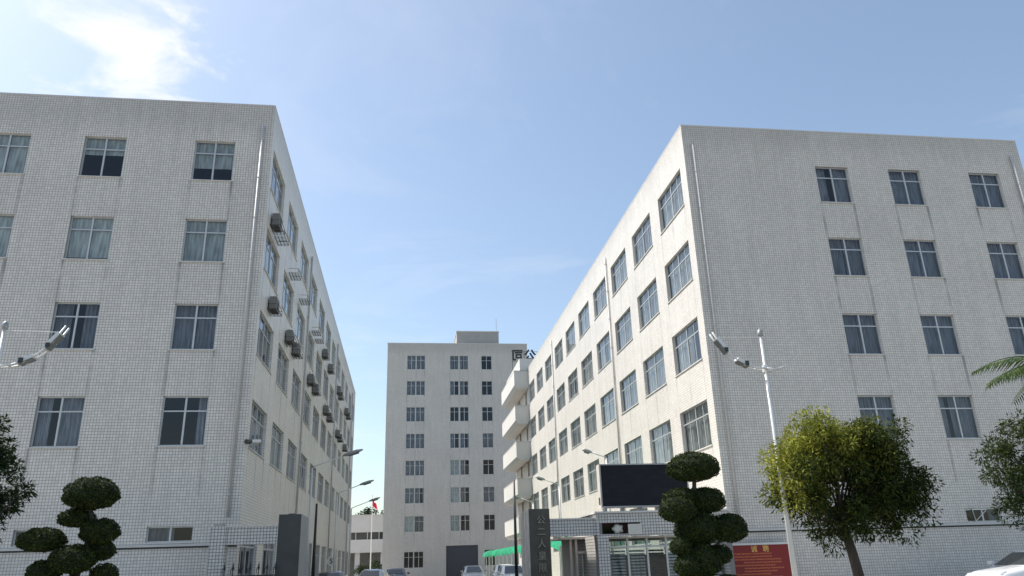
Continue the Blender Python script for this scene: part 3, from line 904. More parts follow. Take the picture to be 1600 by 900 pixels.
for k, (a, b) in enumerate(((0.1, 0.4), (0.06, 0.45), (0.08, 0.36))): pl.box(1.15 + a, 1.15 + b, -0.034, -0.031, 2.66 - 0.085 * k, 2.68 - 0.085 * k)
obj('plaque_line', pl, MT['coping'], GH)
obj('soffit', MB().box(0.2, 4.8, 0.4, 5.0, 2.30, 2.365), MT['plaster'], GH)
obj('back_wall', MB().box(0.2, 4.8, 4.8, 4.9, 0, 1.75), MT['concrete'], GH)
obj('back_pane', MB().box(0.2, 4.8, 4.84, 4.848, 1.752, 2.298), MT['glass'], GH)
dz = 1.98
for k in range(6):
    x0 = 0.45 + k * 0.72
    d = thing  # noqa
    fm = MB()
    fm.box(x0, x0 + 0.07, 0.40, 0.47, 0, 2.298).box(x0 + 0.072, x0 + 0.718, 0.405, 0.465, dz, dz + 0.06).box(x0 + 0.072, x0 + 0.718, 0.405, 0.465, 0, 0.08)
    dd = obj('door_frame', fm, MT['frame'], GH)
    obj('pane', MB().box(x0 + 0.072, x0 + 0.718, 0.43, 0.438, dz + 0.062, 2.296), MT['glass'], dd)
    obj('pane', MB().box(x0 + 0.072, x0 + 0.718, 0.43, 0.438, 0.082, dz - 0.002), MT['glass'], dd)
    sb = MB()
    for q in range(17): sb.quad((x0 + 0.1, 0.56, 0.15 + q * 0.105), (x0 + 0.69, 0.56, 0.15 + q * 0.105), (x0 + 0.69, 0.60, 0.215 + q * 0.105), (x0 + 0.1, 0.60, 0.215 + q * 0.105))
    obj('slat_blind', sb.mesh('slats', fix=False), MT['dark_plastic'] if k == 2 else MT['blind'], dd)
# plants and a stone ornament in the recess
def leaf_cloud(centers, per, size, droop=0.0, width=0.35, up=0.3, spread=1.0, tint=None):
    """leaf-sized folded quads scattered round centres; returns a mesh with a 'tint' attribute"""
    C = np.repeat(np.asarray(centers, float)[:, :3], per, axis=0)
    RR = np.repeat(np.asarray(centers, float)[:, 3], per)
    n = len(C)
    d = rng.normal(size=(n, 3)); d /= np.linalg.norm(d, axis=1)[:, None]
    rad = RR * spread * rng.uniform(0.15, 1, n) ** 0.6
    P = C + d * rad[:, None]
    ax = d * 0.8 + rng.normal(size=(n, 3)) * 0.5 + np.array([0, 0, up - droop])
    ax /= np.linalg.norm(ax, axis=1)[:, None]
    sd = np.cross(ax, rng.normal(size=(n, 3))); sd /= np.linalg.norm(sd, axis=1)[:, None] + 1e-9
    nm = np.cross(ax, sd)
    L = size * rng.uniform(0.6, 1.25, n)[:, None]; W = L * width
    v = np.empty((n, 4, 3))
    v[:, 0] = P
    v[:, 1] = P + ax * L * 0.45 + sd * W * 0.5 + nm * W * 0.12
    v[:, 2] = P + ax * L - np.array([0, 0, 1]) * L * 0.10
    v[:, 3] = P + ax * L * 0.45 - sd * W * 0.5 + nm * W * 0.12
    me = bpy.data.meshes.new('foliage')
    me.vertices.add(n * 4); me.loops.add(n * 4); me.polygons.add(n)
    me.vertices.foreach_set('co', v.reshape(-1))
    me.loops.foreach_set('vertex_index', np.arange(n * 4, dtype=np.int32))
    me.polygons.foreach_set('loop_start', np.arange(0, n * 4, 4, dtype=np.int32))
    me.update(calc_edges=True)
    if tint is not None:
        a = me.attributes.new('tint', 'FLOAT', 'POINT')
        tv = np.clip(np.repeat(np.asarray(tint), per) + rng.normal(0, 0.10, n), 0, 1)
        a.data.foreach_set('value', np.repeat(tv, 4).astype(np.float32))
    return me


PL = obj('potted_plant', leaf_cloud([(0, 0, 0.12, 0.14), (0.2, 0, 0.1, 0.12), (0.35, 0.02, 0.08, 0.1)], 90, 0.09, tint=[0, 0.1, 0]), MT['leaf_tree_dark'], None, (6.98, 28.12, 2.46))
tag(PL, 'dark leafy plants in the recess above the gatehouse doors', 'plant')
orn = MB(); n = 14
for k in range(1, 8):
    pass
bmo = bmesh.new(); bmesh.ops.create_icosphere(bmo, subdivisions=3, radius=0.17)
for v in bmo.verts:
    v.co = v.co * (1 + 0.18 * math.sin(v.co.x * 31) * math.cos(v.co.z * 27)) ; v.co.x *= 1.2
me = bpy.data.meshes.new('stone'); bmo.to_mesh(me); bmo.free()
OR = obj('stone_ornament', me, MT['cream_sign'], None, (7.62, 28.1, 2.63)); tag(OR, 'rounded pale ornament in the recess beside the plaque', 'ornament')

# screen on the gatehouse roof
SN = thing('billboard_screen', 'switched-off dark display screen on short legs above the gatehouse', 'screen', (7.05, 27.95, 3.23))
obj('cabinet', MB().box(0, 3.35, 0.06, 0.46, 0.13, 1.68), MT['cream'], SN)
obj('panel', MB().box(0.05, 3.30, 0.03, 0.058, 0.185, 1.635), MT['screen'], SN)
fm = MB().box(0, 3.35, 0.0, 0.058, 1.637, 1.68).box(0, 3.35, 0, 0.058, 0.13, 0.183).box(0, 0.048, 0, 0.058, 0.184, 1.636).box(3.302, 3.35, 0, 0.058, 0.184, 1.636)
obj('bezel', fm, MT['grey_metal'], SN)
for x in (0.12, 0.78, 1.42, 2.1, 2.8): obj('leg', MB().box(x, x + 0.1, 0.1, 0.4, 0.0, 0.129), MT['grey_metal'], SN)
obj('socket', MB().box(-0.02, -0.002, 0.15, 0.3, 0.25, 0.5), MT['dark_plastic'], SN)

# guard booth between pillar and gatehouse
GB = thing('guard_booth', 'small cream guard booth with a thin flat roof left of the gatehouse', 'booth', (6.55, 30.6, 0))
obj('roof', MB().box(-0.7, 0.5, -0.7, 1.4, 2.36, 2.44), MT['cream'], GB)
for x in (-0.33, -0.12, 0.3): obj('post', MB().box(x, x + 0.085, -0.6, -0.51, 0, 2.358), MT['cream'], GB)
obj('rear_wall', MB().box(-0.33, 0.4, 0.9, 1.0, 0, 2.358), MT['cream'], GB)
wf = obj('window', MB().box(-0.03, 0.298, -0.58, -0.54, 1.0, 1.05).box(-0.03, 0.298, -0.66, -0.52, 1.85, 1.92).box(0.12, 0.16, -0.58, -0.54, 1.05, 1.85), MT['cream'], GB)
obj('pane', MB().box(-0.03, 0.298, -0.556, -0.55, 1.052, 1.848), MT['glass'], wf)

# green awnings along the right-hand side of the drive
AW = thing('green_awning', 'row of green scalloped awnings along the drive beside the right building', 'awning', (8.0, 36, 0))
bay = 2.72
am = MB(); nu_, nv_ = 8, 6
for i in range(nu_ + 1):
    for j in range(nv_ + 1):
        t_ = i / nu_; s_ = j / nv_
        bul = math.sin(math.pi * t_)
        x = 2.2 * (1 - s_) ** 1.6 - 0.18 * bul * s_
        z = 2.84 - 0.10 * s_ - 0.52 * s_ ** 4 + 0.10 * bul * s_ - (0.10 * (1 - bul) if j == nv_ else 0)
        am.v.append((x, t_ * bay * 0.97, z))
for i in range(nu_):
    for j in range(nv_):
        a = i * (nv_ + 1) + j
        am.f.append((a, a + nv_ + 1, a + nv_ + 2, a + 1))
am = am.mesh('awning_panel', smooth=True, fix=False)
pm_ = MB().tube([(0.05, 0, 0), (0.05, 0, 2.4)], 0.04, 8).mesh('post')
for k in range(17):
    obj('awning_panel', am, MT['green_cloth'], AW, (0, k * bay, 0))
    obj('post', pm_, MT['white_metal'], AW, (0, k * bay, 0))

# recruitment banner
BN = thing('red_banner', 'red recruitment banner board with yellow print below the right building', 'banner', (11.98, 29.6, 0))
obj('board', MB().box(0, 2.87, 0, 0.06, 0.25, 1.96), MT['red_print'], BN)
obj('top_rail', MB().box(-0.05, 2.92, -0.03, 0.09, 1.962, 2.04), MT['white_metal'], BN)
obj('side_rail', MB().box(2.872, 2.92, -0.03, 0.09, 0, 1.96), MT['white_metal'], BN)
for x in (0.15, 2.7): obj('leg', MB().box(x, x + 0.06, 0.062, 0.1, 0, 1.9), MT['grey_metal'], BN)
for ch, x in (('诚', 1.38), ('聘', 1.86)):
    obj('character', text_mesh(ch, 0.26, 0.002), MT['gold_print'], BN, (x, -0.004, 1.80))
for q in range(13):
    z = 1.62 - q * 0.105
    x = random.choice([0.45, 0.5, 0.9])
    obj('print_line', MB().box(x, random.uniform(1.9, 2.55), -0.004, -0.001, z, z + 0.05), MT['orange_print'], BN)

# thin dark poles either side of the drive
for x, y, h, lb in ((-4.3, 40, 4.62, 'thin dark upright pole by the side of the left building'), (5.55, 40, 5.6, 'thin dark upright pole left of the lettered pillar')):
    p = thing('dark_pole', lb, 'pole', (x, y, 0))
    obj('shaft', MB().tube([(0, 0, 0.1), (0, 0, h)], [0.10, 0.05], 10).mesh('shaft', smooth=True), MT['black'], p)
    obj('base', MB().box(-0.18, 0.18, -0.18, 0.18, 0, 0.1), MT['black'], p)

# speed sign
SG = thing('speed_sign', 'round white speed sign reading 5 at the end of the left building', 'sign', (-5.0, 57.5, 0))
obj('post', MB().tube([(0, 0.05, 0), (0, 0.05, 2.3)], 0.03, 8), MT['grey_metal'], SG)
obj('disc', MB().disc((0, 0, 2.05), 'y', 0.30, 0.02, 28), MT['white_paint'], SG)
obj('numeral', text_mesh('5', 0.48, 0.004), MT['black'], SG, (0, -0.016, 2.05))

# flagpole
FL = thing('flagpole', 'flagpole with a red flag in front of the low white building', 'flag', (-4.8, 120, 0))
obj('pole', MB().tube([(0, 0, 0), (0, 0, 11.6)], [0.09, 0.04], 8).disc((0, 0, 11.65), 'z', 0.1, 0.1, 10).mesh('pole', smooth=False), MT['white_metal'], FL)
fg = MB()
for i in range(9):
    for j in range(7):
        a, b = i / 8, j / 6
        fg.v.append((0.06 + a * 0.75 * (0.75 + 0.25 * b), 0.12 * math.sin(a * 7 + b), 11.0 - b * 0.85 - a * 0.6 + 0.05 * math.sin(a * 9)))
for i in range(8):
    for j in range(6):
        k = i * 7 + j; fg.f.append((k, k + 7, k + 8, k + 1))
obj('flag_cloth', fg.mesh('flag', smooth=True, fix=False), MT['flag'], FL)


# ------------------------------------------------------------------ street lamps
def goose(x, y, z, dirx, arm, label):
    t_ = thing('street_lamp', label, 'street lamp', (x, y, 0), 0, 'gooseneck lamps along the drive')
    rise = 0.36 * arm
    obj('pole', MB().tube([(0, 0, 0), (0, 0, z)], [0.085, 0.05], 8).mesh('pole', smooth=True), MT['white_metal'], t_)
    obj('arm', MB().tube([(0, 0, z - 0.05), (dirx * 0.08, 0, z + 0.06), (dirx * arm * 0.62, 0, z + rise * 0.66)], 0.03, 8).mesh('arm', smooth=True), MT['white_metal'], t_)
    a = Vector((dirx * arm * 0.6, 0, z + rise * 0.66)); b = Vector((dirx * arm, 0, z + rise))
    hd = MB().tube([a, a.lerp(b, 0.25), a.lerp(b, 0.7), b], [0.04, 0.095, 0.10, 0.04], 10).mesh('head', smooth=True)
    ho_ = obj('lamp_head', hd, MT['grey_metal'], t_)
    obj('lens', MB().tube([a.lerp(b, 0.3) - Vector((0, 0, 0.06)), a.lerp(b, 0.8) - Vector((0, 0, 0.06))], [0.08, 0.08], 8), MT['led'], ho_)


goose(-4.6, 39.9, 6.34, 1, 2.45, 'nearest gooseneck street lamp by the side of the left building')
goose(-4.6, 55.2, 6.38, 1, 2.45, 'second gooseneck street lamp along the left building side')
goose(-4.6, 70.4, 6.45, 1, 2.45, 'farthest gooseneck street lamp along the left building side')
goose(10.4, 39.6, 6.60, -1, 1.25, 'gooseneck street lamp rising behind the dark screen')
goose(10.4, 52.6, 6.46, -1, 1.6, 'gooseneck street lamp between the screen and the lettered pillar')
goose(10.2, 62.7, 6.05, -1, 1.65, 'gooseneck street lamp just behind the lettered pillar')


def led_lamp(x, y, s, label):
    """pole with a double curved arm carrying two flat lamp modules; s = side the arm points to"""
    t_ = thing('street_lamp', label, 'street lamp', (x, y, 0), 0, 'double module lamps on the forecourt')
    obj('pole', MB().tube([(0, 0, 0), (0, 0, 3.5), (0, 0, 6.8)], [0.072, 0.055, 0.034], 12).mesh('pole', smooth=True), MT['white_metal'], t_)
    obj('finial', MB().tube([(0, 0, 6.78), (0, 0, 6.84), (0, 0, 6.92), (0, 0, 6.97)], [0.06, 0.075, 0.06, 0.01], 10).mesh('finial', smooth=True), MT['grey_metal'], t_)
    obj('base', MB().disc((0, 0, 0.02), 'z', 0.22, 0.04, 16), MT['grey_metal'], t_)
    prof = [(0.0, 5.92), (0.25, 5.94), (0.55, 6.02), (0.85, 6.22), (1.08, 6.47), (1.30, 6.84)]
    for yo in (-0.09, 0.09):
        obj('arm_tube', MB().tube([(s * px, yo, pz) for px, pz in prof], 0.022, 8).mesh('arm', smooth=True), MT['white_metal'], t_)
        obj('stub_tube', MB().tube([(0, yo, 5.92), (-s * 0.2, yo, 5.90), (-s * 0.36, yo, 5.94), (-s * 0.52, yo * 1.3, 6.0)], [0.03, 0.028, 0.022, 0.01], 8).mesh('stub', smooth=True), MT['white_metal'], t_)
    obj('collar', MB().tube([(0, 0, 5.84), (0, 0, 6.02)], [0.075, 0.075], 12), MT['white_metal'], t_)
    obj('spacer', MB().tube([(s * 0.25, -0.09, 5.94), (s * 0.25, 0.09, 5.94)], 0.02, 6), MT['white_metal'], t_)
    for (ax, az), (bx, bz) in (((0.42, 5.99), (0.74, 6.15)), ((0.93, 6.31), (1.20, 6.68))):
        dxx, dzz = bx - ax, bz - az; L_ = math.hypot(dxx, dzz); ux, uz = dxx / L_, dzz / L_; nx, nz = -uz, ux
        pts = [(ax + nx * 0.05, az + nz * 0.05), (bx + nx * 0.05, bz + nz * 0.05), (bx - nx * 0.03, bz - nz * 0.03), (ax - nx * 0.03, az - nz * 0.03)]
        h_ = obj('lamp_module', MB().prism([(s * p[0], p[1]) for p in pts], 'y', -0.135, 0.135), MT['white_metal'], t_)
        q = [(ax + ux * 0.03 - nx * 0.034, az + uz * 0.03 - nz * 0.034), (bx - ux * 0.03 - nx * 0.034, bz - uz * 0.03 - nz * 0.034), (bx - ux * 0.03 - nx * 0.045, bz - uz * 0.03 - nz * 0.045), (ax + ux * 0.03 - nx * 0.045, az + uz * 0.03 - nz * 0.045)]
        obj('lens', MB().prism([(s * p[0], p[1]) for p in q], 'y', -0.115, 0.115), MT['led'], h_)
        c = (ax + ux * 0.06, az + uz * 0.06)
        obj('driver_box', MB().box(min(s * c[0], s * (c[0] + 0.09)), max(s * c[0], s * (c[0] + 0.09)), -0.16, -0.136, c[1] - 0.03, c[1] + 0.08), MT['dark_plastic'], h_)
    obj('stay_wire', MB().tube([(0, 0, 6.75), (s * 1.15, 0, 6.72)], 0.007, 5), MT['white_metal'], t_)


led_lamp(8.80, 17.5, -1, 'white street lamp with two flat lamp modules in front of the right building')
led_lamp(-8.82, 17.5, 1, 'white street lamp at the left edge with two flat lamp modules')


# ------------------------------------------------------------------ trees and topiary
def tree(name, label, loc, H0, crown, seedpts, leaf, mat, per=46, trunk_r=0.16, young_sunlit=None, lean=(0, 0), shell=0.35, lobes=None):
    """crown: (cx, cy, cz, rx, ry, rz) relative to loc"""
    t_ = thing(name, label, 'tree', loc)
    cx, cy, cz, rx, ry, rz = crown
    tr = MB()
    fork = Vector((lean[0], lean[1], cz - rz * 0.75))
    tr.tube([(0, 0, 0), (lean[0] * 0.2, lean[1] * 0.2, fork.z * 0.35), (lean[0] * 0.55, lean[1] * 0.55, fork.z * 0.7), tuple(fork)], [trunk_r * 1.25, trunk_r, trunk_r * 0.9, trunk_r * 0.8], 10)
    obj('trunk', tr.mesh('trunk', smooth=True), MT['bark'], t_)
    cl = []
    tries = 0
    while len(cl) < seedpts and tries < seedpts * 60:
        tries += 1
        d = rng.normal(size=3); d /= np.linalg.norm(d)
        k = shell + (1 - shell) * rng.uniform(0, 1) ** 0.7
        bump = 1 + 0.16 * math.sin(d[0] * 5 + 1.3) * math.cos(d[2] * 4 + 0.4) + 0.10 * math.sin(d[1] * 7 + d[0] * 6) + rng.normal(0, 0.05)
        if lobes:
            q_ = lobes[int(rng.integers(len(lobes)))]
            p = np.array([cx + q_[0] + d[0] * q_[3] * k * bump * 0.9, cy + q_[1] + d[1] * q_[4] * k * bump, cz + q_[2] + d[2] * q_[5] * k * bump * 0.9])
        else:
            p = np.array([cx + d[0] * rx * k * bump, cy + d[1] * ry * k * bump, cz + d[2] * rz * k * bump])
        if p[2] < cz - rz * 1.08: continue
        cl.append((*p, 0.19 * (rx + rz) / 2 * rng.uniform(0.6, 1.25)))
    limbs = MB()
    for k in range(0, len(cl), max(1, len(cl) // 26)):
        p = Vector(cl[k][:3])
        mid = fork.lerp(p, 0.5) + Vector((rng.normal(0, 0.12), rng.normal(0, 0.12), -0.1))
        limbs.tube([tuple(fork), tuple(fork.lerp(mid, 0.5)), tuple(mid), tuple(p)], [trunk_r * 0.42, trunk_r * 0.3, trunk_r * 0.18, 0.012], 6)
    obj('limbs', limbs.mesh('limbs', smooth=True), MT['bark'], t_)
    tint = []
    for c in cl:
        s = ((c[2] - cz) / rz * 0.75 - (c[0] - cx) / rx * 0.65 - 0.12) * 1.2 + rng.normal(0, 0.25)  # young growth yellowed toward top and left, with that sunlit side painted in
        tint.append((young_sunlit or 0) * min(1, max(0, s)))
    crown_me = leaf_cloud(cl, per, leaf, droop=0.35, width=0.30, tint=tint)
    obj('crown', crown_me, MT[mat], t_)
    return t_


tree('broadleaf_tree', 'round leafy tree with yellowish tips in front of the right building', (10.58, 17.75, 0), 5, (0, 0, 3.36, 1.80, 1.8, 1.50), 300, 0.115, 'leaf_tree', per=170, trunk_r=0.125, young_sunlit=0.95, lean=(-0.22, 0.1),
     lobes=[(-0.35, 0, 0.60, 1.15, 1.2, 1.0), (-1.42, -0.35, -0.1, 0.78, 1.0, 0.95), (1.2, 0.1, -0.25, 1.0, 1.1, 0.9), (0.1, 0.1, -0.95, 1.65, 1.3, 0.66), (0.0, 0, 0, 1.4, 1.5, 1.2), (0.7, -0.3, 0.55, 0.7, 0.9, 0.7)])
tree('broadleaf_tree', 'dark leafy tree cut off by the right edge of the picture', (17.6, 19.2, 0), 5, (0, 0, 3.55, 1.75, 1.7, 1.35), 200, 0.12, 'leaf_tree_dark', per=150, trunk_r=0.15, young_sunlit=0.3)
tree('broadleaf_tree', 'dark leafy tree cut off by the left edge of the picture', (-8.6, 16.2, 0), 5, (0, 0, 3.35, 1.32, 1.3, 1.25), 170, 0.11, 'leaf_tree_dark', per=150, trunk_r=0.13, young_sunlit=0.45)
for i, (x, y, h, r0) in enumerate(((-9.6, 150, 9.3, 2.2), (-6.6, 152, 10.3, 1.9), (-3.2, 151, 10.0, 1.9))):
    tree('distant_tree', ['leftmost', 'middle', 'rightmost'][i] + ' of the dark treetops behind the low white building', (x, y, 0), 5, (0, 0, h - 0.2, r0, r0, 2.0), 40, 0.5, 'leaf_tree_dark', per=40, trunk_r=0.25)
for i, (x, y, r0) in enumerate(((-4.4, 126, 1.7), (-2.2, 125, 1.5), (-6.4, 127, 1.2))):
    s_ = thing('shrub', ['large round shrub at the flagpole foot', 'shrub beside the tower corner at the far end of the drive', 'small shrub left of the flagpole'][i], 'shrub', (x, y, 0), 0, 'shrubs at the end of the drive')
    cc = []
    for k in range(26):
        d = rng.normal(size=3); d /= np.linalg.norm(d); d[2] = abs(d[2])
        cc.append((d[0] * r0 * 0.8, d[1] * r0 * 0.8, 0.3 + d[2] * r0 * 1.1, 0.4))
    obj('foliage', leaf_cloud(cc, 40, 0.3, tint=[0.1] * 26), MT['leaf_tree_dark'], s_)
    obj('stem', MB().tube([(0, 0, 0), (0.02, 0, 1.2)], 0.06, 6), MT['bark'], s_)


def pad_meshes(rx, ry, rz, flat=0.55):
    """a clipped pad: dark core and a dense skin of small leaves"""
    bm = bmesh.new(); bmesh.ops.create_icosphere(bm, subdivisions=3, radius=1)
    for v in bm.verts:
        k = 0.90 + 0.05 * math.sin(v.co.x * 7 + v.co.y * 5 + v.co.z * 6)
        z = v.co.z if v.co.z > 0 else v.co.z * flat
        v.co = (v.co.x * rx * k, v.co.y * ry * k, z * rz * k)
    core = bpy.data.meshes.new('core'); bm.to_mesh(core); bm.free()
    for p in core.polygons: p.use_smooth = True
    n = int(4600 * (rx * rz + rx * ry + ry * rz) / 0.35)
    d = rng.normal(size=(n, 3)); d /= np.linalg.norm(d, axis=1)[:, None]
    lump = 1 + 0.05 * np.sin(d[:, 0] * 7 + d[:, 1] * 5 + d[:, 2] * 6) + 0.03 * np.sin(d[:, 0] * 17 + d[:, 2] * 13) + rng.normal(0, 0.016, n) + (rng.random(n) > 0.985) * rng.uniform(0.02, 0.12, n)
    zz = np.where(d[:, 2] > 0, d[:, 2], d[:, 2] * flat)
    P = np.stack([d[:, 0] * rx * lump * 0.93, d[:, 1] * ry * lump * 0.93, zz * rz * lump * 0.93], 1)
    nrm = d + rng.normal(0, 0.55, (n, 3)); nrm /= np.linalg.norm(nrm, axis=1)[:, None]
    sd = np.cross(nrm, rng.normal(size=(n, 3))); sd /= np.linalg.norm(sd, axis=1)[:, None]
    t2 = np.cross(nrm, sd)
    L = 0.040 * rng.uniform(0.6, 1.3, n)[:, None]; W = L * 0.55
    ax = d * 0.75 + t2 * 0.8; ax /= np.linalg.norm(ax, axis=1)[:, None]
    v = np.empty((n, 4, 3)); v[:, 0] = P; v[:, 1] = P + ax * L * 0.5 + sd * W * 0.5; v[:, 2] = P + ax * L; v[:, 3] = P + ax * L * 0.5 - sd * W * 0.5
    me = bpy.data.meshes.new('skin')
    me.vertices.add(n * 4); me.loops.add(n * 4); me.polygons.add(n)
    me.vertices.foreach_set('co', v.reshape(-1)); me.loops.foreach_set('vertex_index', np.arange(n * 4, dtype=np.int32))
    me.polygons.foreach_set('loop_start', np.arange(0, n * 4, 4, dtype=np.int32)); me.update(calc_edges=True)
    a = me.attributes.new('tint', 'FLOAT', 'POINT')
    a.data.foreach_set('value', np.repeat(np.clip(rng.normal(0.12, 0.2, n), 0, 1), 4).astype(np.float32))
    return core, me


def topiary(label, base, pads, spine):
    t_ = thing('topiary_tree', label, 'topiary', base)
    obj('trunk', MB().tube(spine, [0.11 - 0.07 * k / (len(spine) - 1) for k in range(len(spine))], 8).mesh('trunk', smooth=True), MT['bark'], t_)
    sv = [Vector(p) for p in spine]
    br_ = MB()
    for (x, z, rx, rz, y) in pads:
        c = Vector((x, y, z - rz * 0.3))
        near = min(sv, key=lambda p: (p - c).length + max(0, p.z - c.z) * 2)
        br_.tube([tuple(near), tuple(near.lerp(c, 0.5) + Vector((0, 0, 0.04))), tuple(c)], [0.035, 0.03, 0.02], 6)
        core, skin = pad_meshes(rx, rx * 0.95, rz * 1.02, 0.68)
        o = obj('foliage_pad', skin, MT['leaf_topiary'], t_, (x, y, z))
        obj('pad_core', core, MT['leaf_core'], o)
    obj('branches', br_.mesh('branches', smooth=True), MT['bark'], t_)


def rel(lst, bx, ys):
    return [(round(x - bx, 3), z, rx, rz, y) for (x, z, rx, rz), y in zip(lst, ys)]


PR = [(6.09, 3.36, 0.56, 0.35), (6.34, 2.68, 0.40, 0.30), (5.87, 2.78, 0.42, 0.20), (5.6, 2.50, 0.38, 0.31), (6.73, 2.10, 0.38, 0.33), (6.08, 2.12, 0.48, 0.42),
      (5.59, 1.78, 0.22, 0.2), (5.69, 1.40, 0.28, 0.26), (6.47, 1.60, 0.28, 0.22), (6.04, 1.47, 0.42, 0.4), (6.55, 0.95, 0.4, 0.28), (5.75, 0.75, 0.42, 0.28)]
topiary('tall clipped cloud topiary in front of the screen and gatehouse', (6.05, 16, 0),
        rel(PR, 6.05, [0, 0.1, 0.2, -0.15, 0.0, 0.1, -0.15, -0.2, 0.1, 0, 0, 0]),
        [(0, 0, 0), (0.08, 0, 0.7), (-0.05, 0.05, 1.5), (0.05, 0.05, 2.2), (0.0, 0, 2.8), (0.05, 0, 3.25)])
PLf = [(-5.94, 3.03, 0.50, 0.35), (-6.17, 2.62, 0.33, 0.19), (-5.67, 2.35, 0.35, 0.26), (-6.64, 2.22, 0.41, 0.24), (-5.69, 2.02, 0.27, 0.21), (-6.04, 1.86, 0.40, 0.29),
       (-6.55, 1.68, 0.3, 0.22), (-5.54, 1.62, 0.24, 0.18), (-6.1, 1.3, 0.42, 0.3), (-5.7, 0.9, 0.45, 0.3)]
topiary('dark clipped cloud topiary in front of the left building', (-6.0, 16, 0),
        rel(PLf, -6.0, [0, 0.1, -0.05, -0.1, 0.15, -0.15, 0, 0.1, 0, 0]),
        [(0, 0, 0), (0.06, 0, 0.7), (-0.08, 0.05, 1.4), (0.1, 0.05, 2.0), (0.16, 0, 2.5), (0.06, 0, 2.9)])

# palm reaching in from the right
PT = thing('palm_tree', 'palm with feathery fronds reaching in at the right edge', 'palm', (16.05, 16.0, 0))
obj('trunk', MB().tube([(0, 0, 0), (0.05, 0, 2.5), (0, 0, 5.42)], [0.2, 0.15, 0.12], 10).mesh('trunk', smooth=True), MT['bark'], PT)
for k in range(11):
    a = math.pi + (k - 1.0) * 2 * math.pi / 11 + 0.1
    L_ = 2.85 if k < 3 else 2.5
    el = [0.85, 0.55, 0.75, 0.5, 0.8, 0.6, 0.9, 0.5, 0.7, 0.6, 0.8][k]
    pts = []
    for i in range(13):
        t_ = i / 12
        r0 = L_ * (t_ * math.cos(el) + 0.12 * t_ * t_)
        pts.append(Vector((r0 * math.cos(a), r0 * math.sin(a), 5.38 + L_ * (math.sin(el) * t_ - 0.62 * t_ * t_))))
    rach = MB().tube([tuple(p) for p in pts], [0.028 - 0.024 * i / 12 for i in range(13)], 5)
    fo_ = obj('frond', rach.mesh('rachis', smooth=True), MT['palm_leaf'], PT)
    lf = MB()
    for i in range(2, 13):
        for q in range(3):
            tt = (i + q / 3) / 12
            if tt > 1: break
            j = min(11, int(tt * 12)); p = pts[j].lerp(pts[j + 1], tt * 12 - j)
            tg = (pts[j + 1] - pts[j]).normalized(); sd = tg.cross(Vector((0, 0, 1))).normalized()
            ll = 0.55 * math.sin(math.pi * (0.12 + 0.85 * tt)) + 0.08
            for s_ in (-1, 1):
                dr_ = (sd * s_ + tg * 0.75 - Vector((0, 0, 0.45 + 0.2 * random.random()))).normalized()
                e = p + dr_ * ll; w_ = tg * 0.026
                m_ = p.lerp(e, 0.45) + Vector((0, 0, 0.03))
                lf.quad(tuple(p), tuple(m_ + w_), tuple(e - Vector((0, 0, 0.05))), tuple(m_ - w_))
    obj('leaflets', lf.mesh('leaflets', fix=False), MT['palm_leaf'], fo_)


# ------------------------------------------------------------------ cars
def loft(secs, n=14):
    """secs: (x, zlo, zhi, half width, corner power)"""
    mb = MB()
    for x, zl, zh, hw, pw in secs:
        cz, hz = (zl + zh) / 2, (zh - zl) / 2
        for k in range(n):
            t_ = 2 * math.pi * k / n
            c, s = math.cos(t_), math.sin(t_)
            mb.v.append((x, hw * math.copysign(abs(c) ** pw, c), cz + hz * math.copysign(abs(s) ** pw, s)))
    for i in range(len(secs) - 1):
        for k in range(n):
            a = i * n + k; b = i * n + (k + 1) % n
            mb.f.append((a, b, b + n, a + n))
    mb.f.append(tuple(reversed(range(n)))); mb.f.append(tuple(range((len(secs) - 1) * n, len(secs) * n)))
    return mb


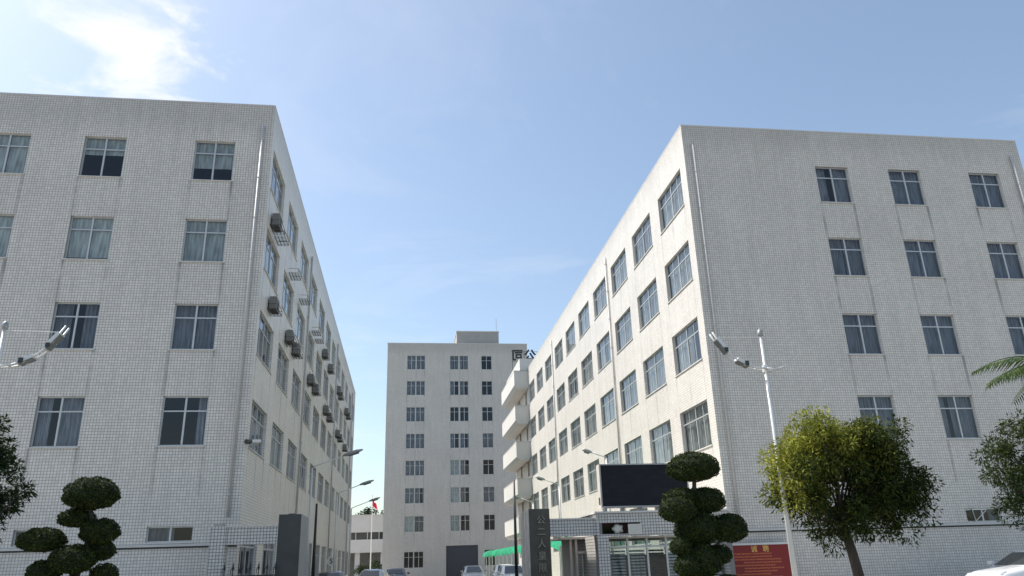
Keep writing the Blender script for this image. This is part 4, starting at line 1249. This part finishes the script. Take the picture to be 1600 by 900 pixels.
def car(label, loc, rz, paint, roof=1.46, belt=0.98, group=None, hatch=False):
    t_ = thing('parked_car', label, 'car', loc, rz, group)
    P_ = 0.42
    low = loft([(2.25, 0.38, 0.62, 0.62, P_), (2.2, 0.28, 0.74, 0.78, P_), (1.9, 0.22, 0.84, 0.86, P_), (1.3, 0.2, 0.93, 0.89, P_), (0.85, 0.2, belt + 0.02, 0.90, P_),
                (-0.2, 0.2, belt + 0.02, 0.905, P_), (-1.3, 0.2, belt + 0.02, 0.90, P_), (-1.9, 0.24, belt, 0.86, P_), (-2.18, 0.32, belt - 0.08, 0.78, P_), (-2.25, 0.42, 0.8, 0.64, P_)], 20)
    body = obj('body', low.mesh('body', smooth=True), paint, t_)
    rb = -1.55 if hatch else -1.15
    re_ = -2.1 if hatch else -1.85
    # cabin: waist ring to roof ring
    def ring(z, xf, xr, hw, r_=0.12):
        return [(xf, -hw + r_, z), (xf - r_, -hw, z), (xr + r_, -hw, z), (xr, -hw + r_, z), (xr, hw - r_, z), (xr + r_, hw, z), (xf - r_, hw, z), (xf, hw - r_, z)]
    A, B, C_ = ring(belt - 0.03, 1.0, re_, 0.80), ring(roof - 0.06, 0.12, rb, 0.63), ring(roof, -0.15, rb + 0.25, 0.5, 0.1)
    cb = MB(); cb.v += A + B + C_
    for l in (0, 8):
        for k in range(8):
            cb.f.append((l + k, l + (k + 1) % 8, l + 8 + (k + 1) % 8, l + 8 + k))
    cb.f.append(tuple(16 + k for k in range(8)))
    cme = cb.mesh('cabin', bevel=0.02, smooth=True)
    obj('cabin', cme, paint, t_)

    def pane(name, i, j, u0, u1, v0, v1):
        a, b, c, d = Vector(A[i]), Vector(A[j]), Vector(B[j]), Vector(B[i])
        nrm = (b - a).cross(d - a).normalized()
        ctr = (a + b + c + d) / 4
        if nrm.dot(ctr - Vector((-0.4, 0, 1.0))) < 0: nrm = -nrm
        f = lambda u, v: tuple((a.lerp(b, u)).lerp(d.lerp(c, u), v) + nrm * 0.014)
        g = lambda u, v: tuple((a.lerp(b, u)).lerp(d.lerp(c, u), v) - nrm * 0.01)
        q = [(u0, v0), (u1, v0), (u1, v1), (u0, v1)]
        mb = MB(); mb.v += [f(*p) for p in q] + [g(*p) for p in q]
        mb.f += [(0, 1, 2, 3), (7, 6, 5, 4), (0, 4, 5, 1), (1, 5, 6, 2), (2, 6, 7, 3), (3, 7, 4, 0)]
        obj(name, mb, MT['car_glass'], t_)
    pane('windscreen', 7, 0, 0.02, 0.98, 0.08, 0.97)
    pane('rear_window', 3, 4, 0.04, 0.96, 0.25, 0.92)
    for i, j in ((1, 2), (5, 6)):
        us = [(0.12, 0.46), (0.5, 0.86)] if i == 1 else [(0.14, 0.5), (0.54, 0.88)]
        for u0, u1 in us: pane('side_window', i, j, u0, u1, 0.12, 0.88)
    for x in (1.42, -1.38):
        for s in (-1, 1):
            w = thing if False else None
            ty = MB().disc((0, 0, 0), 'y', 0.32, 0.2, 22).mesh('wheel', bevel=0.02)
            wo = obj('wheel', ty, MT['tyre'], t_, (x, s * 0.82, 0.32))
            obj('rim', MB().disc((0, s * 0.095, 0), 'y', 0.21, 0.03, 18), MT['alloy'], wo)
    for s in (-1, 1):
        obj('headlight', loft([(2.215, 0.60, 0.70, 0.02, 0.6), (2.12, 0.585, 0.745, 0.15, 0.6), (1.86, 0.68, 0.80, 0.16, 0.6)], 10).mesh('headlight', smooth=True), MT['lens'], t_, (0, s * 0.62, 0.02))
        obj('tail_light', MB().box(-2.24, -2.05, s * 0.6 - 0.17, s * 0.6 + 0.17, 0.72, 0.86).mesh('tail', bevel=0.02), MT['red_lens'], t_)
        obj('mirror', MB().box(0.62, 0.80, s * 0.98 - 0.1, s * 0.98 + 0.1, belt + 0.02, belt + 0.15).mesh('mirror', bevel=0.03), paint, t_)
    return t_


car('white car with its bonnet pointing left at the bottom right edge', (22.15, 26.3, 0), R(187), MT['car_white'], 1.47, 0.99)
car('black car parked beside the left building behind the left gate pillar', (-4.0, 47, 0.0), R(90), MT['car_black'], 1.43, 0.98, 'cars parked along the drive', True)
car('silver car parked in the drive between the two gate pillars', (-1.75, 52, 0.0), R(80), MT['car_silver'], 1.47, 0.98, 'cars parked along the drive')
car('dark car parked beyond the silver car near the tower', (-0.6, 64, 0.0), R(90), MT['car_black'], 1.46, 0.98, 'cars parked along the drive')
car('silver car by the tower loading door, left of the awnings', (5.6, 66, 0.0), R(-90), MT['car_silver'], 1.46, 0.98, 'cars parked along the drive', True)
car('white car parked under the green awnings nearest the lettered pillar', (6.7, 50, 0.0), R(-90), MT['car_white'], 1.47, 0.98, 'cars parked along the drive')
car('white car parked under the green awnings farther from the lettered pillar', (7.2, 58, 0.0), R(-90), MT['car_white'], 1.5, 1.0, 'cars parked along the drive')
